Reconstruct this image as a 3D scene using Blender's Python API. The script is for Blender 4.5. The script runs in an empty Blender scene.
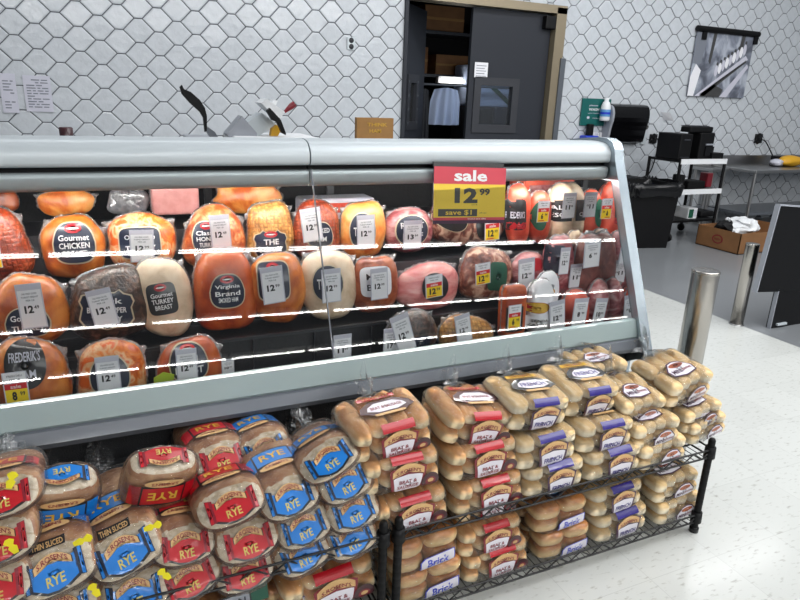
import bpy, bmesh, math, random
from mathutils import Vector, Matrix, noise, Euler
R = math.radians
random.seed(7)
scn = bpy.context.scene
COL = scn.collection

# ------------------------------------------------------------------ camera
F = 640.0; CX, CY, H = 400.0, 300.0, 1.5
ax = Vector((1450, 149, -F)).normalized()
az = Vector((78, 1998, 640.0)); az = (az - ax * az.dot(ax)).normalized()
ay = az.cross(ax)
def ray(x, y):
    d = Vector((x - CX, CY - y, -F))
    return Vector((ax.dot(d), ay.dot(d), az.dot(d)))
def at(x, y, Y):
    d = ray(x, y); return Vector((0, 0, H)) + d * (Y / d.y)
def atz(x, y, z=0.0):
    d = ray(x, y); return Vector((0, 0, H)) + d * ((z - H) / d.z)
cd = bpy.data.cameras.new('camera'); cam = bpy.data.objects.new('camera', cd); COL.objects.link(cam)
cd.sensor_width = 36; cd.lens = F / 800 * 36; cd.clip_start = 0.05; cd.clip_end = 100
m3 = Matrix((ax, ay, az))            # rows: world x,y,z expressed in camera frame -> columns are camera axes in world
cam.matrix_world = Matrix.Translation((0, 0, H)) @ m3.to_4x4()
scn.camera = cam

# ------------------------------------------------------------------ materials
MATS = {}
def nmat(name):
    m = bpy.data.materials.new(name); m.use_nodes = True
    nt = m.node_tree; nt.nodes.clear()
    out = nt.nodes.new('ShaderNodeOutputMaterial')
    MATS[name] = m
    return m, nt, out
def P(nt, **kw):
    n = nt.nodes.new('ShaderNodeBsdfPrincipled')
    for k, v in kw.items():
        k = {'col': 'Base Color', 'rough': 'Roughness', 'metal': 'Metallic', 'coat': 'Coat Weight', 'coatr': 'Coat Roughness', 'sss': 'Subsurface Weight',
             'ecol': 'Emission Color', 'estr': 'Emission Strength', 'spec': 'Specular IOR Level'}[k]
        if k in ('Base Color', 'Emission Color'): v = tuple(v) + (1,) if len(v) == 3 else v
        n.inputs[k].default_value = v
    return n
def lin(c):
    return tuple(((v / 255) / 12.92 if v / 255 <= 0.04045 else ((v / 255 + 0.055) / 1.055) ** 2.4) for v in c)
def plain(name, rgb, rough=0.5, metal=0, coat=0, bump=0, bscale=40, var=0.0, **kw):
    m, nt, out = nmat(name)
    b = P(nt, col=lin(rgb), rough=rough, metal=metal, coat=coat, **kw); b.inputs['Coat Roughness'].default_value = .04
    nt.links.new(b.outputs[0], out.inputs[0])
    if bump or var:
        tc = nt.nodes.new('ShaderNodeTexCoord')
        n = nt.nodes.new('ShaderNodeTexNoise'); n.inputs['Scale'].default_value = bscale; n.inputs['Detail'].default_value = 3
        nt.links.new(tc.outputs['Object'], n.inputs['Vector'])
        if bump:
            bp = nt.nodes.new('ShaderNodeBump'); bp.inputs['Strength'].default_value = bump; bp.inputs['Distance'].default_value = 0.01
            nt.links.new(n.outputs['Fac'], bp.inputs['Height']); nt.links.new(bp.outputs[0], b.inputs['Normal'])
        if var:
            r = nt.nodes.new('ShaderNodeValToRGB'); c = lin(rgb)
            r.color_ramp.elements[0].position = .3; r.color_ramp.elements[1].position = .7
            r.color_ramp.elements[0].color = tuple(v * (1 - var) for v in c) + (1,)
            r.color_ramp.elements[1].color = tuple(min(1, v * (1 + var)) for v in c) + (1,)
            nt.links.new(n.outputs['Fac'], r.inputs[0]); nt.links.new(r.outputs[0], b.inputs['Base Color'])
    return m
def emit(name, rgb, s):
    m, nt, out = nmat(name)
    e = nt.nodes.new('ShaderNodeEmission'); e.inputs[0].default_value = tuple(rgb) + (1,); e.inputs[1].default_value = s
    nt.links.new(e.outputs[0], out.inputs[0]); return m
def mottled(name, cols, scale=18, kind='noise', rough=0.35, coat=0.6, bump=0.4, detail=7, stretch=(1, 1, 1), dist=0.004, side=None):
    """meat / crust: blotches of the item's own colours under a glossy film"""
    m, nt, out = nmat(name)
    b = P(nt, col=(1, 1, 1), rough=rough, coat=coat, coatr=0.08)
    tc = nt.nodes.new('ShaderNodeTexCoord'); mp = nt.nodes.new('ShaderNodeMapping'); mp.inputs['Scale'].default_value = stretch
    nt.links.new(tc.outputs['Object'], mp.inputs[0])
    n = nt.nodes.new('ShaderNodeTexNoise'); n.inputs['Scale'].default_value = scale; n.inputs['Detail'].default_value = detail; n.inputs['Distortion'].default_value = .6
    nt.links.new(mp.outputs[0], n.inputs['Vector'])
    r = nt.nodes.new('ShaderNodeValToRGB'); el = r.color_ramp.elements
    k = len(cols)
    while len(el) < k: el.new(0.5)
    for i, c in enumerate(cols):
        el[i].position = 0.37 + 0.26 * i / (k - 1); el[i].color = lin(c) + (1,)
    nt.links.new(n.outputs['Fac'], r.inputs[0])
    src = r.outputs[0]; h = n.outputs['Fac']
    if kind == 'net':
        v = nt.nodes.new('ShaderNodeTexVoronoi'); v.inputs['Scale'].default_value = 75; v.distance = 'CHEBYCHEV'; v.inputs['Randomness'].default_value = .35
        nt.links.new(mp.outputs[0], v.inputs['Vector'])
        mx = nt.nodes.new('ShaderNodeMix'); mx.data_type = 'RGBA'
        rr = nt.nodes.new('ShaderNodeMapRange'); rr.inputs[1].default_value = .25; rr.inputs[2].default_value = .5; rr.inputs[3].default_value = 0; rr.inputs[4].default_value = .55
        nt.links.new(v.outputs['Distance'], rr.inputs[0]); nt.links.new(rr.outputs[0], mx.inputs[0])
        nt.links.new(src, mx.inputs[6]); mx.inputs[7].default_value = lin(tuple(c * .5 for c in cols[0])) + (1,)
        src = mx.outputs[2]
        mm = nt.nodes.new('ShaderNodeMath'); mm.operation = 'MULTIPLY_ADD'; nt.links.new(v.outputs['Distance'], mm.inputs[0]); mm.inputs[1].default_value = -1.2
        nt.links.new(n.outputs['Fac'], mm.inputs[2]); h = mm.outputs[0]
    if side:                                   # baked bread: golden on top, pale where it touched its neighbours
        sp = nt.nodes.new('ShaderNodeSeparateXYZ'); nt.links.new(tc.outputs['Generated'], sp.inputs[0])
        ad = nt.nodes.new('ShaderNodeMath'); ad.operation = 'MULTIPLY_ADD'; nt.links.new(n.outputs['Fac'], ad.inputs[0]); ad.inputs[1].default_value = .35; nt.links.new(sp.outputs[2], ad.inputs[2])
        mr = nt.nodes.new('ShaderNodeMapRange'); mr.inputs[1].default_value = .66; mr.inputs[2].default_value = .95; nt.links.new(ad.outputs[0], mr.inputs[0])
        ms = nt.nodes.new('ShaderNodeMix'); ms.data_type = 'RGBA'; nt.links.new(mr.outputs[0], ms.inputs[0]); ms.inputs[6].default_value = lin(side) + (1,); nt.links.new(src, ms.inputs[7]); src = ms.outputs[2]
    nt.links.new(src, b.inputs['Base Color'])
    bp = nt.nodes.new('ShaderNodeBump'); bp.inputs['Strength'].default_value = bump; bp.inputs['Distance'].default_value = dist * 2
    nt.links.new(h, bp.inputs['Height']); nt.links.new(bp.outputs[0], b.inputs['Normal'])
    # film crinkles in the coat
    n2 = nt.nodes.new('ShaderNodeTexNoise'); n2.inputs['Scale'].default_value = 22; n2.inputs['Detail'].default_value = 2; n2.inputs['Distortion'].default_value = 2.5
    nt.links.new(tc.outputs['Object'], n2.inputs['Vector'])
    b2 = nt.nodes.new('ShaderNodeBump'); b2.inputs['Strength'].default_value = .9; b2.inputs['Distance'].default_value = .012
    nt.links.new(n2.outputs['Fac'], b2.inputs['Height']); nt.links.new(b2.outputs[0], b.inputs['Coat Normal'])
    nt.links.new(b.outputs[0], out.inputs[0]); return m
def film(name, tint=(1, 1, 1), haze=0.04, gloss=0.5, bump=0.6, bscale=30, rough=0.08):
    """clear plastic film: mostly see-through, mirror-like glints on crinkles"""
    m, nt, out = nmat(name)
    t = nt.nodes.new('ShaderNodeBsdfTransparent'); t.inputs[0].default_value = tuple(tint) + (1,)
    g = nt.nodes.new('ShaderNodeBsdfGlossy'); g.inputs['Roughness'].default_value = rough
    d = nt.nodes.new('ShaderNodeBsdfDiffuse'); d.inputs[0].default_value = (.75, .77, .8, 1)
    fr = nt.nodes.new('ShaderNodeFresnel'); fr.inputs[0].default_value = 1.5
    if bump:
        tc = nt.nodes.new('ShaderNodeTexCoord'); n = nt.nodes.new('ShaderNodeTexNoise')
        n.inputs['Scale'].default_value = bscale; n.inputs['Detail'].default_value = 3; n.inputs['Distortion'].default_value = 2.2
        nt.links.new(tc.outputs['Object'], n.inputs['Vector'])
        bp = nt.nodes.new('ShaderNodeBump'); bp.inputs['Strength'].default_value = bump; bp.inputs['Distance'].default_value = .02
        nt.links.new(n.outputs['Fac'], bp.inputs['Height'])
        nt.links.new(bp.outputs[0], g.inputs['Normal'])
        b3 = nt.nodes.new('ShaderNodeBump'); b3.inputs['Strength'].default_value = bump * .6; b3.inputs['Distance'].default_value = .02
        nt.links.new(n.outputs['Fac'], b3.inputs['Height']); nt.links.new(b3.outputs[0], fr.inputs['Normal'])
    mu = nt.nodes.new('ShaderNodeMath'); mu.operation = 'MULTIPLY'; mu.inputs[1].default_value = gloss; nt.links.new(fr.outputs[0], mu.inputs[0])
    m1 = nt.nodes.new('ShaderNodeMixShader'); m1.inputs[0].default_value = haze
    nt.links.new(t.outputs[0], m1.inputs[1]); nt.links.new(d.outputs[0], m1.inputs[2])
    m2 = nt.nodes.new('ShaderNodeMixShader'); nt.links.new(mu.outputs[0], m2.inputs[0])
    nt.links.new(m1.outputs[0], m2.inputs[1]); nt.links.new(g.outputs[0], m2.inputs[2])
    nt.links.new(m2.outputs[0], out.inputs[0]); return m

plain('tile', (200, 205, 210), .2, coat=.35, bump=.5, bscale=16, var=.04)
plain('grout', (86, 88, 94), .9)
plain('case_metal', (204, 212, 214), .36, .2)
plain('case_light', (196, 204, 208), .36, .12)
plain('grey_film', (120, 120, 124), .15, coat=1, bump=.9, bscale=30, var=.4)
plain('case_grey', (150, 166, 166), .42, .1, coat=.6)
plain('case_low', (98, 103, 110), .4, .3, coat=.4)
plain('trim_metal', (172, 184, 192), .25, .7)
plain('black_panel', (26, 29, 33), .55, bump=.6, bscale=260)
plain('black', (9, 9, 11), .5, spec=.25)
plain('black_soft', (14, 14, 16), .6, bump=.3, bscale=60, spec=.25)
plain('black_gloss', (8, 8, 10), .2)
plain('deck', (30, 31, 34), .38, bump=.1, bscale=90)
plain('riser', (58, 60, 64), .4)
plain('mirror', (235, 238, 240), .03, 1)
plain('steel', (176, 172, 166), .24, 1, bump=.05, bscale=30)
plain('steel_soft', (172, 172, 172), .32, 1)
plain('wire', (16, 16, 18), .35)
plain('white_paper', (240, 240, 244), .5)
plain('grey_print', (120, 125, 135), .6)
plain('sleeve', (206, 206, 218), .25)
plain('white_plastic', (228, 230, 232), .35)
plain('grey_plastic', (150, 154, 162), .4)
plain('card', (160, 118, 66), .7, var=.08, bscale=20)
plain('gold_ink', (214, 170, 60), .5)
plain('box_card', (132, 92, 56), .8, var=.1, bscale=8)
plain('door_grey', (44, 47, 54), .5, spec=.3)
plain('door_frame', (150, 138, 116), .4, .5)
plain('gasket', (48, 50, 56), .5)
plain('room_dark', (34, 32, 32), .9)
plain('coat_cloth', (190, 205, 235), .8)
plain('teal', (10, 92, 88), .4)
plain('blue_ink', (30, 60, 190), .35)
plain('yellow_bag', (226, 170, 40), .45)
plain('red_ink', (196, 26, 44), .45)
plain('sale_red', (206, 70, 84), .5)
plain('sale_yellow', (240, 205, 66), .5)
plain('tag_yellow', (250, 216, 30), .5)
plain('tag_red', (214, 40, 48), .5)
plain('ink', (24, 26, 34), .5)
plain('ink_grey', (66, 66, 66), .5)
plain('navy', (22, 30, 52), .4, coat=.5)
plain('label_black', (24, 24, 26), .4, coat=.5)
plain('label_rim', (196, 180, 150), .4)
plain('white_ink', (236, 236, 236), .5)
plain('label_green', (22, 82, 62), .4)
plain('label_red', (178, 16, 30), .35, coat=.4)
plain('label_dred', (128, 22, 38), .35, coat=.4)
plain('label_blue', (10, 116, 200), .35, coat=.4)
plain('label_purple', (46, 34, 122), .35, coat=.4)
plain('label_plum', (66, 32, 62), .35, coat=.4)
plain('label_white', (224, 220, 228), .4, coat=.4)
plain('label_brown', (64, 26, 32), .4, coat=.4)
plain('banner_tan', (206, 166, 112), .4)
plain('olive_ink', (196, 180, 92), .5)
plain('clip_yellow', (236, 220, 20), .4)
plain('housing', (230, 230, 230), .5)
plain('magenta', (220, 40, 120), .4)
plain('lime', (170, 190, 50), .4)
plain('purple_ink', (92, 52, 130), .45)
plain('sky_ink', (92, 150, 200), .4)
mottled('meat_orange', [(150, 62, 14), (196, 104, 34), (224, 140, 60)], 9)
mottled('meat_glaze', [(196, 76, 12), (232, 124, 36), (238, 190, 140), (222, 96, 20)], 22, bump=.4)
mottled('meat_honey', [(168, 66, 26), (206, 112, 56), (230, 168, 120)], 30, bump=.4)
mottled('meat_gold', [(172, 110, 44), (206, 146, 70), (226, 176, 104)], 34, 'net', bump=.3)
mottled('meat_net', [(120, 34, 10), (168, 62, 24), (196, 92, 50)], 14, 'net', bump=.6)
mottled('meat_peach', [(206, 96, 30), (236, 150, 70), (240, 186, 112)], 12, bump=.25)
mottled('meat_brown', [(120, 48, 22), (158, 76, 38), (180, 100, 60)], 14)
mottled('meat_rust', [(150, 50, 12), (186, 78, 24), (200, 100, 44)], 8)
mottled('meat_cream', [(206, 178, 146), (226, 202, 172), (236, 216, 190)], 14, bump=.15)
mottled('meat_pepper', [(26, 16, 12), (56, 36, 26), (92, 62, 48)], 40, bump=.8)
mottled('meat_pink', [(192, 96, 96), (220, 132, 130), (234, 172, 164)], 9, bump=.15, stretch=(1, 1, 2.5))
mottled('meat_pinkdark', [(126, 52, 58), (168, 90, 94), (206, 150, 148)], 16, stretch=(1, 1, 2))
mottled('meat_marble', [(84, 38, 30), (136, 78, 60), (206, 170, 146)], 26, bump=.6)
mottled('meat_red', [(196, 64, 44), (214, 86, 62), (226, 112, 84)], 10, bump=.1)
mottled('meat_salami', [(92, 42, 36), (120, 60, 52), (140, 78, 68)], 22, bump=.2)
mottled('meat_block', [(206, 138, 134), (216, 152, 148)], 30, bump=.05)
mottled('crust_brown', [(138, 84, 50), (180, 126, 84), (204, 160, 116)], 16, coat=.3, bump=.3)
mottled('crust_gold', [(208, 138, 72), (230, 170, 104), (240, 200, 146)], 12, coat=.35, bump=.12, stretch=(1, .5, 1), side=(244, 222, 180))
mottled('crust_pale', [(222, 176, 108), (236, 202, 144), (244, 220, 176)], 10, coat=.35, bump=.12, stretch=(1, .5, 1), side=(248, 234, 204))
mottled('crust_shine', [(160, 90, 42), (204, 136, 74), (230, 180, 118)], 8, coat=.9, bump=.08, side=(240, 204, 146))
mottled('crumb', [(204, 182, 148), (222, 204, 176), (232, 218, 194)], 60, coat=.25, bump=.25)
mottled('picture', [(84, 88, 100), (126, 132, 146), (176, 182, 194)], 6.0, coat=.2, bump=0, stretch=(1, 1, .7), rough=.6)
film('bag_film', haze=.03, gloss=.72, bump=1.0, bscale=30, rough=.12)
film('wrap_film', (.95, .93, .92), haze=.35, gloss=.8, bump=.8, bscale=60)
film('case_glass', (.96, .98, .98), haze=0, gloss=1.0, bump=0, rough=.0)
film('window_glass', (.7, .76, .82), haze=0.03, gloss=1.0, bump=0, rough=.02)
emit('tube', (1, .985, .96), 34)
emit('case_tube', (1, .94, .89), 68)
emit('room_tube', (1, .98, .94), 6)

def floor_mat(name, c1, c2, tile, rough, line=.82):
    m, nt, out = nmat(name)
    b = P(nt, col=c1, rough=rough, coat=.25, coatr=.12)
    tc = nt.nodes.new('ShaderNodeTexCoord')
    n = nt.nodes.new('ShaderNodeTexNoise'); n.inputs['Scale'].default_value = 26; n.inputs['Detail'].default_value = 5
    mp = nt.nodes.new('ShaderNodeMapping'); mp.inputs['Scale'].default_value = (1, 3, 1); mp.inputs['Rotation'].default_value = (0, 0, .6)
    nt.links.new(tc.outputs['Object'], mp.inputs[0]); nt.links.new(mp.outputs[0], n.inputs['Vector'])
    r = nt.nodes.new('ShaderNodeValToRGB'); r.color_ramp.elements[0].position = .28; r.color_ramp.elements[1].position = .42
    r.color_ramp.elements[0].color = lin(c2) + (1,); r.color_ramp.elements[1].color = lin(c1) + (1,)
    nt.links.new(n.outputs['Fac'], r.inputs[0])
    br = nt.nodes.new('ShaderNodeTexBrick'); br.offset = 0; br.inputs['Scale'].default_value = 1
    br.inputs['Brick Width'].default_value = tile; br.inputs['Row Height'].default_value = tile; br.inputs['Mortar Size'].default_value = .0012
    br.inputs['Color1'].default_value = (1, 1, 1, 1); br.inputs['Color2'].default_value = (.95, .95, .95, 1); br.inputs['Mortar'].default_value = (line, line, line, 1)
    nt.links.new(tc.outputs['Object'], br.inputs['Vector'])
    mx = nt.nodes.new('ShaderNodeMix'); mx.data_type = 'RGBA'; mx.blend_type = 'MULTIPLY'; mx.inputs[0].default_value = 1
    nt.links.new(r.outputs[0], mx.inputs[6]); nt.links.new(br.outputs[0], mx.inputs[7]); nt.links.new(mx.outputs[2], b.inputs['Base Color'])
    nt.links.new(b.outputs[0], out.inputs[0])
floor_mat('floor_white', (208, 210, 206), (176, 176, 170), .305, .22)
floor_mat('floor_grey', (128, 131, 134), (120, 122, 124), .6, .3, .97)

# ------------------------------------------------------------------ mesh helpers
class MB:
    def __init__(s): s.v = []; s.f = []; s.mi = []; s.mats = []; s.sm = []
    def m(s, name):
        if name not in s.mats: s.mats.append(name)
        return s.mats.index(name)
    def add(s, vs, fs, mat, M=None, smooth=False):
        o = len(s.v)
        s.v += [tuple(M @ Vector(p)) if M else tuple(p) for p in vs]
        i = s.m(mat)
        for f in fs: s.f.append(tuple(o + k for k in f)); s.mi.append(i); s.sm.append(smooth)
    def box(s, x0, x1, y0, y1, z0, z1, mat, M=None):
        v = [(x, y, z) for x in (x0, x1) for y in (y0, y1) for z in (z0, z1)]
        s.add(v, [(0, 1, 3, 2), (4, 6, 7, 5), (0, 4, 5, 1), (2, 3, 7, 6), (0, 2, 6, 4), (1, 5, 7, 3)], mat, M)
    def bbox(s, x0, x1, y0, y1, z0, z1, r, mat, M=None, seg=2):
        """bevelled box"""
        bm = bmesh.new()
        bmesh.ops.create_cube(bm, size=1, matrix=Matrix.Translation(((x0 + x1) / 2, (y0 + y1) / 2, (z0 + z1) / 2)) @ Matrix.Diagonal((x1 - x0, y1 - y0, z1 - z0, 1)))
        bmesh.ops.bevel(bm, geom=bm.edges[:], offset=r, segments=seg, affect='EDGES', profile=.5)
        s.add([v.co[:] for v in bm.verts], [[v.index for v in f.verts] for f in bm.faces], mat, M); bm.free()
    def tube(s, pts, r, mat, n=8, caps=True, smooth=True, M=None):
        pts = [Vector(p) for p in pts]; rs = r if isinstance(r, (list, tuple)) else [r] * len(pts)
        vs = []; fs = []; up = None
        for i, p in enumerate(pts):
            d = (pts[min(i + 1, len(pts) - 1)] - pts[max(i - 1, 0)]).normalized()
            if up is None: up = Vector((0, 0, 1)) if abs(d.z) < .9 else Vector((1, 0, 0))
            a = d.cross(up).normalized(); up = a.cross(d).normalized()
            for k in range(n):
                t = 2 * math.pi * k / n; vs.append(p + (a * math.cos(t) + up * math.sin(t)) * rs[i])
        for i in range(len(pts) - 1):
            for k in range(n):
                k2 = (k + 1) % n; fs.append((i * n + k, i * n + k2, (i + 1) * n + k2, (i + 1) * n + k))
        s.add(vs, fs, mat, M, smooth)
        if caps:
            s.add(vs[:n], [tuple(range(n))[::-1]], mat, M); s.add(vs[-n:], [tuple(range(n))], mat, M)
    def prism(s, prof, x0, x1, mat, M=None, smooth=False):
        """profile in (y,z) swept along x"""
        n = len(prof); vs = [(x0, y, z) for y, z in prof] + [(x1, y, z) for y, z in prof]
        s.add(vs, [(i, (i + 1) % n, n + (i + 1) % n, n + i) for i in range(n)], mat, M, smooth)
        s.add(vs, [tuple(range(n))[::-1], tuple(range(n, 2 * n))], mat, M)
    def lathe(s, prof, mat, n=32, M=None, smooth=True):
        vs = []; fs = []
        for r, z in prof:
            for k in range(n): t = 2 * math.pi * k / n; vs.append((r * math.cos(t), r * math.sin(t), z))
        for i in range(len(prof) - 1):
            for k in range(n):
                k2 = (k + 1) % n; fs.append((i * n + k, i * n + k2, (i + 1) * n + k2, (i + 1) * n + k))
        s.add(vs, fs, mat, M, smooth)
    def build(s, name, parent=None, fix=True):
        me = bpy.data.meshes.new(name); me.from_pydata(s.v, [], s.f)
        for k in s.mats: me.materials.append(MATS[k])
        me.polygons.foreach_set('material_index', s.mi); me.polygons.foreach_set('use_smooth', s.sm)
        me.update()
        if fix:
            bm = bmesh.new(); bm.from_mesh(me)
            bmesh.ops.recalc_face_normals(bm, faces=bm.faces[:]); bm.to_mesh(me); bm.free()
        o = bpy.data.objects.new(name, me); COL.objects.link(o)
        if parent: o.parent = parent
        return o
def empty(name, loc=(0, 0, 0), rot=(0, 0, 0)):
    o = bpy.data.objects.new(name, None); COL.objects.link(o); o.location = loc; o.rotation_euler = rot; o.empty_display_size = .05; return o
def tag(o, label=None, cat=None, group=None, kind=None):
    if label: o['label'] = label
    if cat: o['category'] = cat
    if group: o['group'] = group
    if kind: o['kind'] = kind
    return o
KIDS = {}
def copy_tree(o, parent=None, root=True):
    c = o.copy(); COL.objects.link(c)
    if parent: c.parent = parent
    for ch in list(o.children): copy_tree(ch, c, False)
    return c

_tc = {}
def text2d(s, bold=.018):
    key = (s, bold)
    if key in _tc: return _tc[key]
    cu = bpy.data.curves.new('t', 'FONT'); cu.body = s; cu.size = 1; cu.resolution_u = 2; cu.offset = bold
    ob = bpy.data.objects.new('t', cu); COL.objects.link(ob); bpy.context.view_layer.update()
    me = bpy.data.meshes.new_from_object(ob.evaluated_get(bpy.context.evaluated_depsgraph_get()))
    v = [(p.co.x, p.co.y) for p in me.vertices]; f = [tuple(p.vertices) for p in me.polygons]
    bpy.data.objects.remove(ob); bpy.data.curves.remove(cu); bpy.data.meshes.remove(me)
    xs = [p[0] for p in v]; ys = [p[1] for p in v]
    x0, x1, y0, y1 = min(xs), max(xs), min(ys), max(ys)
    v = [((x - x0) / (x1 - x0) - .5, (y - y0) / (y1 - y0) - .5) for x, y in v]
    _tc[key] = (v, f); return _tc[key]

class Dec:
    """flat artwork (u right, v up) laid on a surface by a mapping fn(u,v,off)->xyz"""
    def __init__(s, fn): s.fn = fn; s.mb = MB(); s.off = .0
    def poly(s, pts, mat, off=.0, rings=5, c=None):
        cx = sum(p[0] for p in pts) / len(pts) if c is None else c[0]; cy = sum(p[1] for p in pts) / len(pts) if c is None else c[1]
        n = len(pts); vs = [s.fn(cx, cy, off)]; fs = []
        for r in range(1, rings + 1):
            t = r / rings
            for x, y in pts: vs.append(s.fn(cx + (x - cx) * t, cy + (y - cy) * t, off))
        for k in range(n): fs.append((0, 1 + k, 1 + (k + 1) % n))
        for r in range(rings - 1):
            for k in range(n):
                a = 1 + r * n + k; b = 1 + r * n + (k + 1) % n; fs.append((a, b, b + n, a + n))
        s.mb.add(vs, fs, mat, None, True)
    def rect(s, u0, u1, v0, v1, mat, off=0, nx=4, ny=4, sk=0):
        vs = [s.fn(u0 + (u1 - u0) * i / nx + sk * (j / ny), v0 + (v1 - v0) * j / ny, off) for j in range(ny + 1) for i in range(nx + 1)]
        fs = [(j * (nx + 1) + i, j * (nx + 1) + i + 1, (j + 1) * (nx + 1) + i + 1, (j + 1) * (nx + 1) + i) for j in range(ny) for i in range(nx)]
        s.mb.add(vs, fs, mat, None, False)
    def text(s, t, u, v, w, h, mat, off=.001, rot=0, arc=0, bold=.018):
        V, Fc = text2d(t, bold); c, sn = math.cos(rot), math.sin(rot)
        vs = []
        for x, y in V:
            X, Y = x * w, y * h + (arc * (1 - (2 * x) ** 2) if arc else 0)
            vs.append(s.fn(u + X * c - Y * sn, v + X * sn + Y * c, off))
        s.mb.add(vs, Fc, mat)
    def build(s, name, parent): return s.mb.build(name, parent, fix=False)
def ell(cu, cv, a, b, n=20, p=2.0, ph=0):
    out = []
    for k in range(n):
        t = 2 * math.pi * k / n + ph; c, q = math.cos(t), math.sin(t)
        out.append((cu + a * math.copysign(abs(c) ** (2 / p), c), cv + b * math.copysign(abs(q) ** (2 / p), q)))
    return out
def dense(pts, step):
    out = []
    for i, p in enumerate(pts):
        q = pts[(i + 1) % len(pts)]; L = math.dist(p, q); n = max(1, int(L / step))
        out += [(p[0] + (q[0] - p[0]) * k / n, p[1] + (q[1] - p[1]) * k / n) for k in range(n)]
    return out

class Blob:
    """rounded body: outline exponent p in xz, depth exponent q, taper t, gentle lumps"""
    def __init__(s, a, b, c, p=2.3, q=2.3, t=0.0, lump=.05, seed=0, flat=0):
        s.a, s.b, s.c, s.p, s.q, s.t, s.lump, s.seed, s.flat = a, b, c, p, q, t, lump, seed * 7.31, flat
    def k(s, x, z):
        an = math.atan2(z / s.b, x / s.a)
        return 1 + s.lump * noise.noise(Vector((math.cos(an) * 1.3 + s.seed, math.sin(an) * 1.3, s.seed * .37)))
    def ky(s, x, z): return 1 + s.lump * 1.2 * noise.noise(Vector((x / s.a * 1.2, z / s.b * 1.2 + s.seed, 3)))
    def wa(s, z): return s.a * (1 - s.t * max(-1, min(1, z / s.b)))
    def mesh(s, n=36, m=18, grow=0.0):
        vs = []; fs = []; a, b, c = s.a + grow, s.b + grow, s.c + grow
        for i in range(m + 1):
            th = math.pi * i / m
            r = max(0.0, math.sin(th)) ** (2 / s.q) if 0 < i < m else 0; yy = -math.copysign(abs(math.cos(th)) ** (2 / s.q), math.cos(th))
            for k in range(n):
                ph = 2 * math.pi * k / n; cc, sn = math.cos(ph), math.sin(ph)
                ox = math.copysign(abs(cc) ** (2 / s.p), cc) * r; oz = math.copysign(abs(sn) ** (2 / s.p), sn) * r
                if s.flat and oz < 0: oz = max(oz, -1 + s.flat * 0) * (1 - s.flat)
                z = oz * b; x = ox * a * (1 - s.t * oz)
                kk = s.k(x, z) if r > 0 else 1
                x, z = x * kk, z * kk
                vs.append((x, yy * c * s.ky(x, z), z))
        for i in range(m):
            for k in range(n):
                k2 = (k + 1) % n; fs.append((i * n + k, (i + 1) * n + k, (i + 1) * n + k2, i * n + k2))
        return vs, fs
    def front(s, x, z, off=0.0, back=False):
        kk = s.k(x, z) if (x or z) else 1; X, Z = x / kk, z / kk
        bz = s.b * (1 - s.flat) if Z < 0 else s.b
        g = (abs(X / s.wa(Z)) ** s.p + abs(Z / bz) ** s.p) ** (1 / s.p)
        y = s.c * max(0.0, 1 - min(1, g) ** s.q) ** (1 / s.q) * s.ky(x, z)
        return (x, -y - off, z)
    def top(s, x, y, off=0.0):
        g = max(0, 1 - min(1, abs(y / s.c)) ** s.q) ** (1 / s.q)
        z = s.b * max(0, g ** s.p - min(1, abs(x / s.a)) ** s.p) ** (1 / s.p)
        n = s.k(x, z) if g else 1
        return (x, y, z * n + off)

# ================================================================== SETTING
WY = 6.2
m = MB(); m.box(-5, 4.1, -9, WY, -.1, 0, 'floor_white'); tag(m.build('floor'), kind='structure')
m = MB(); m.box(4.1, 14, -9, WY, -.1, 0, 'floor_grey'); o = m.build('floor_kitchen'); tag(o, kind='structure')
DX0, DX1, DZ = 2.835, 4.745, 2.46
m = MB()
m.box(-5, DX0, WY + .006, WY + .16, 0, 3.9, 'grout'); m.box(DX1, 14, WY + .006, WY + .16, 0, 3.9, 'grout'); m.box(DX0, DX1, WY + .006, WY + .16, DZ, 3.9, 'grout')
S2, HZ, FL, G = .308, .189, .062, .0032
rt = random.Random(3)
def clip2(P_, ax_, lim, sg):
    out = []
    for i in range(len(P_)):
        p, q = P_[i - 1], P_[i]; dp, dq = sg * (p[ax_] - lim), sg * (q[ax_] - lim)
        if (dp >= 0) != (dq >= 0):
            t = dp / (dp - dq); out.append((p[0] + (q[0] - p[0]) * t, p[1] + (q[1] - p[1]) * t))
        if dq >= 0: out.append(q)
    return out
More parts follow.
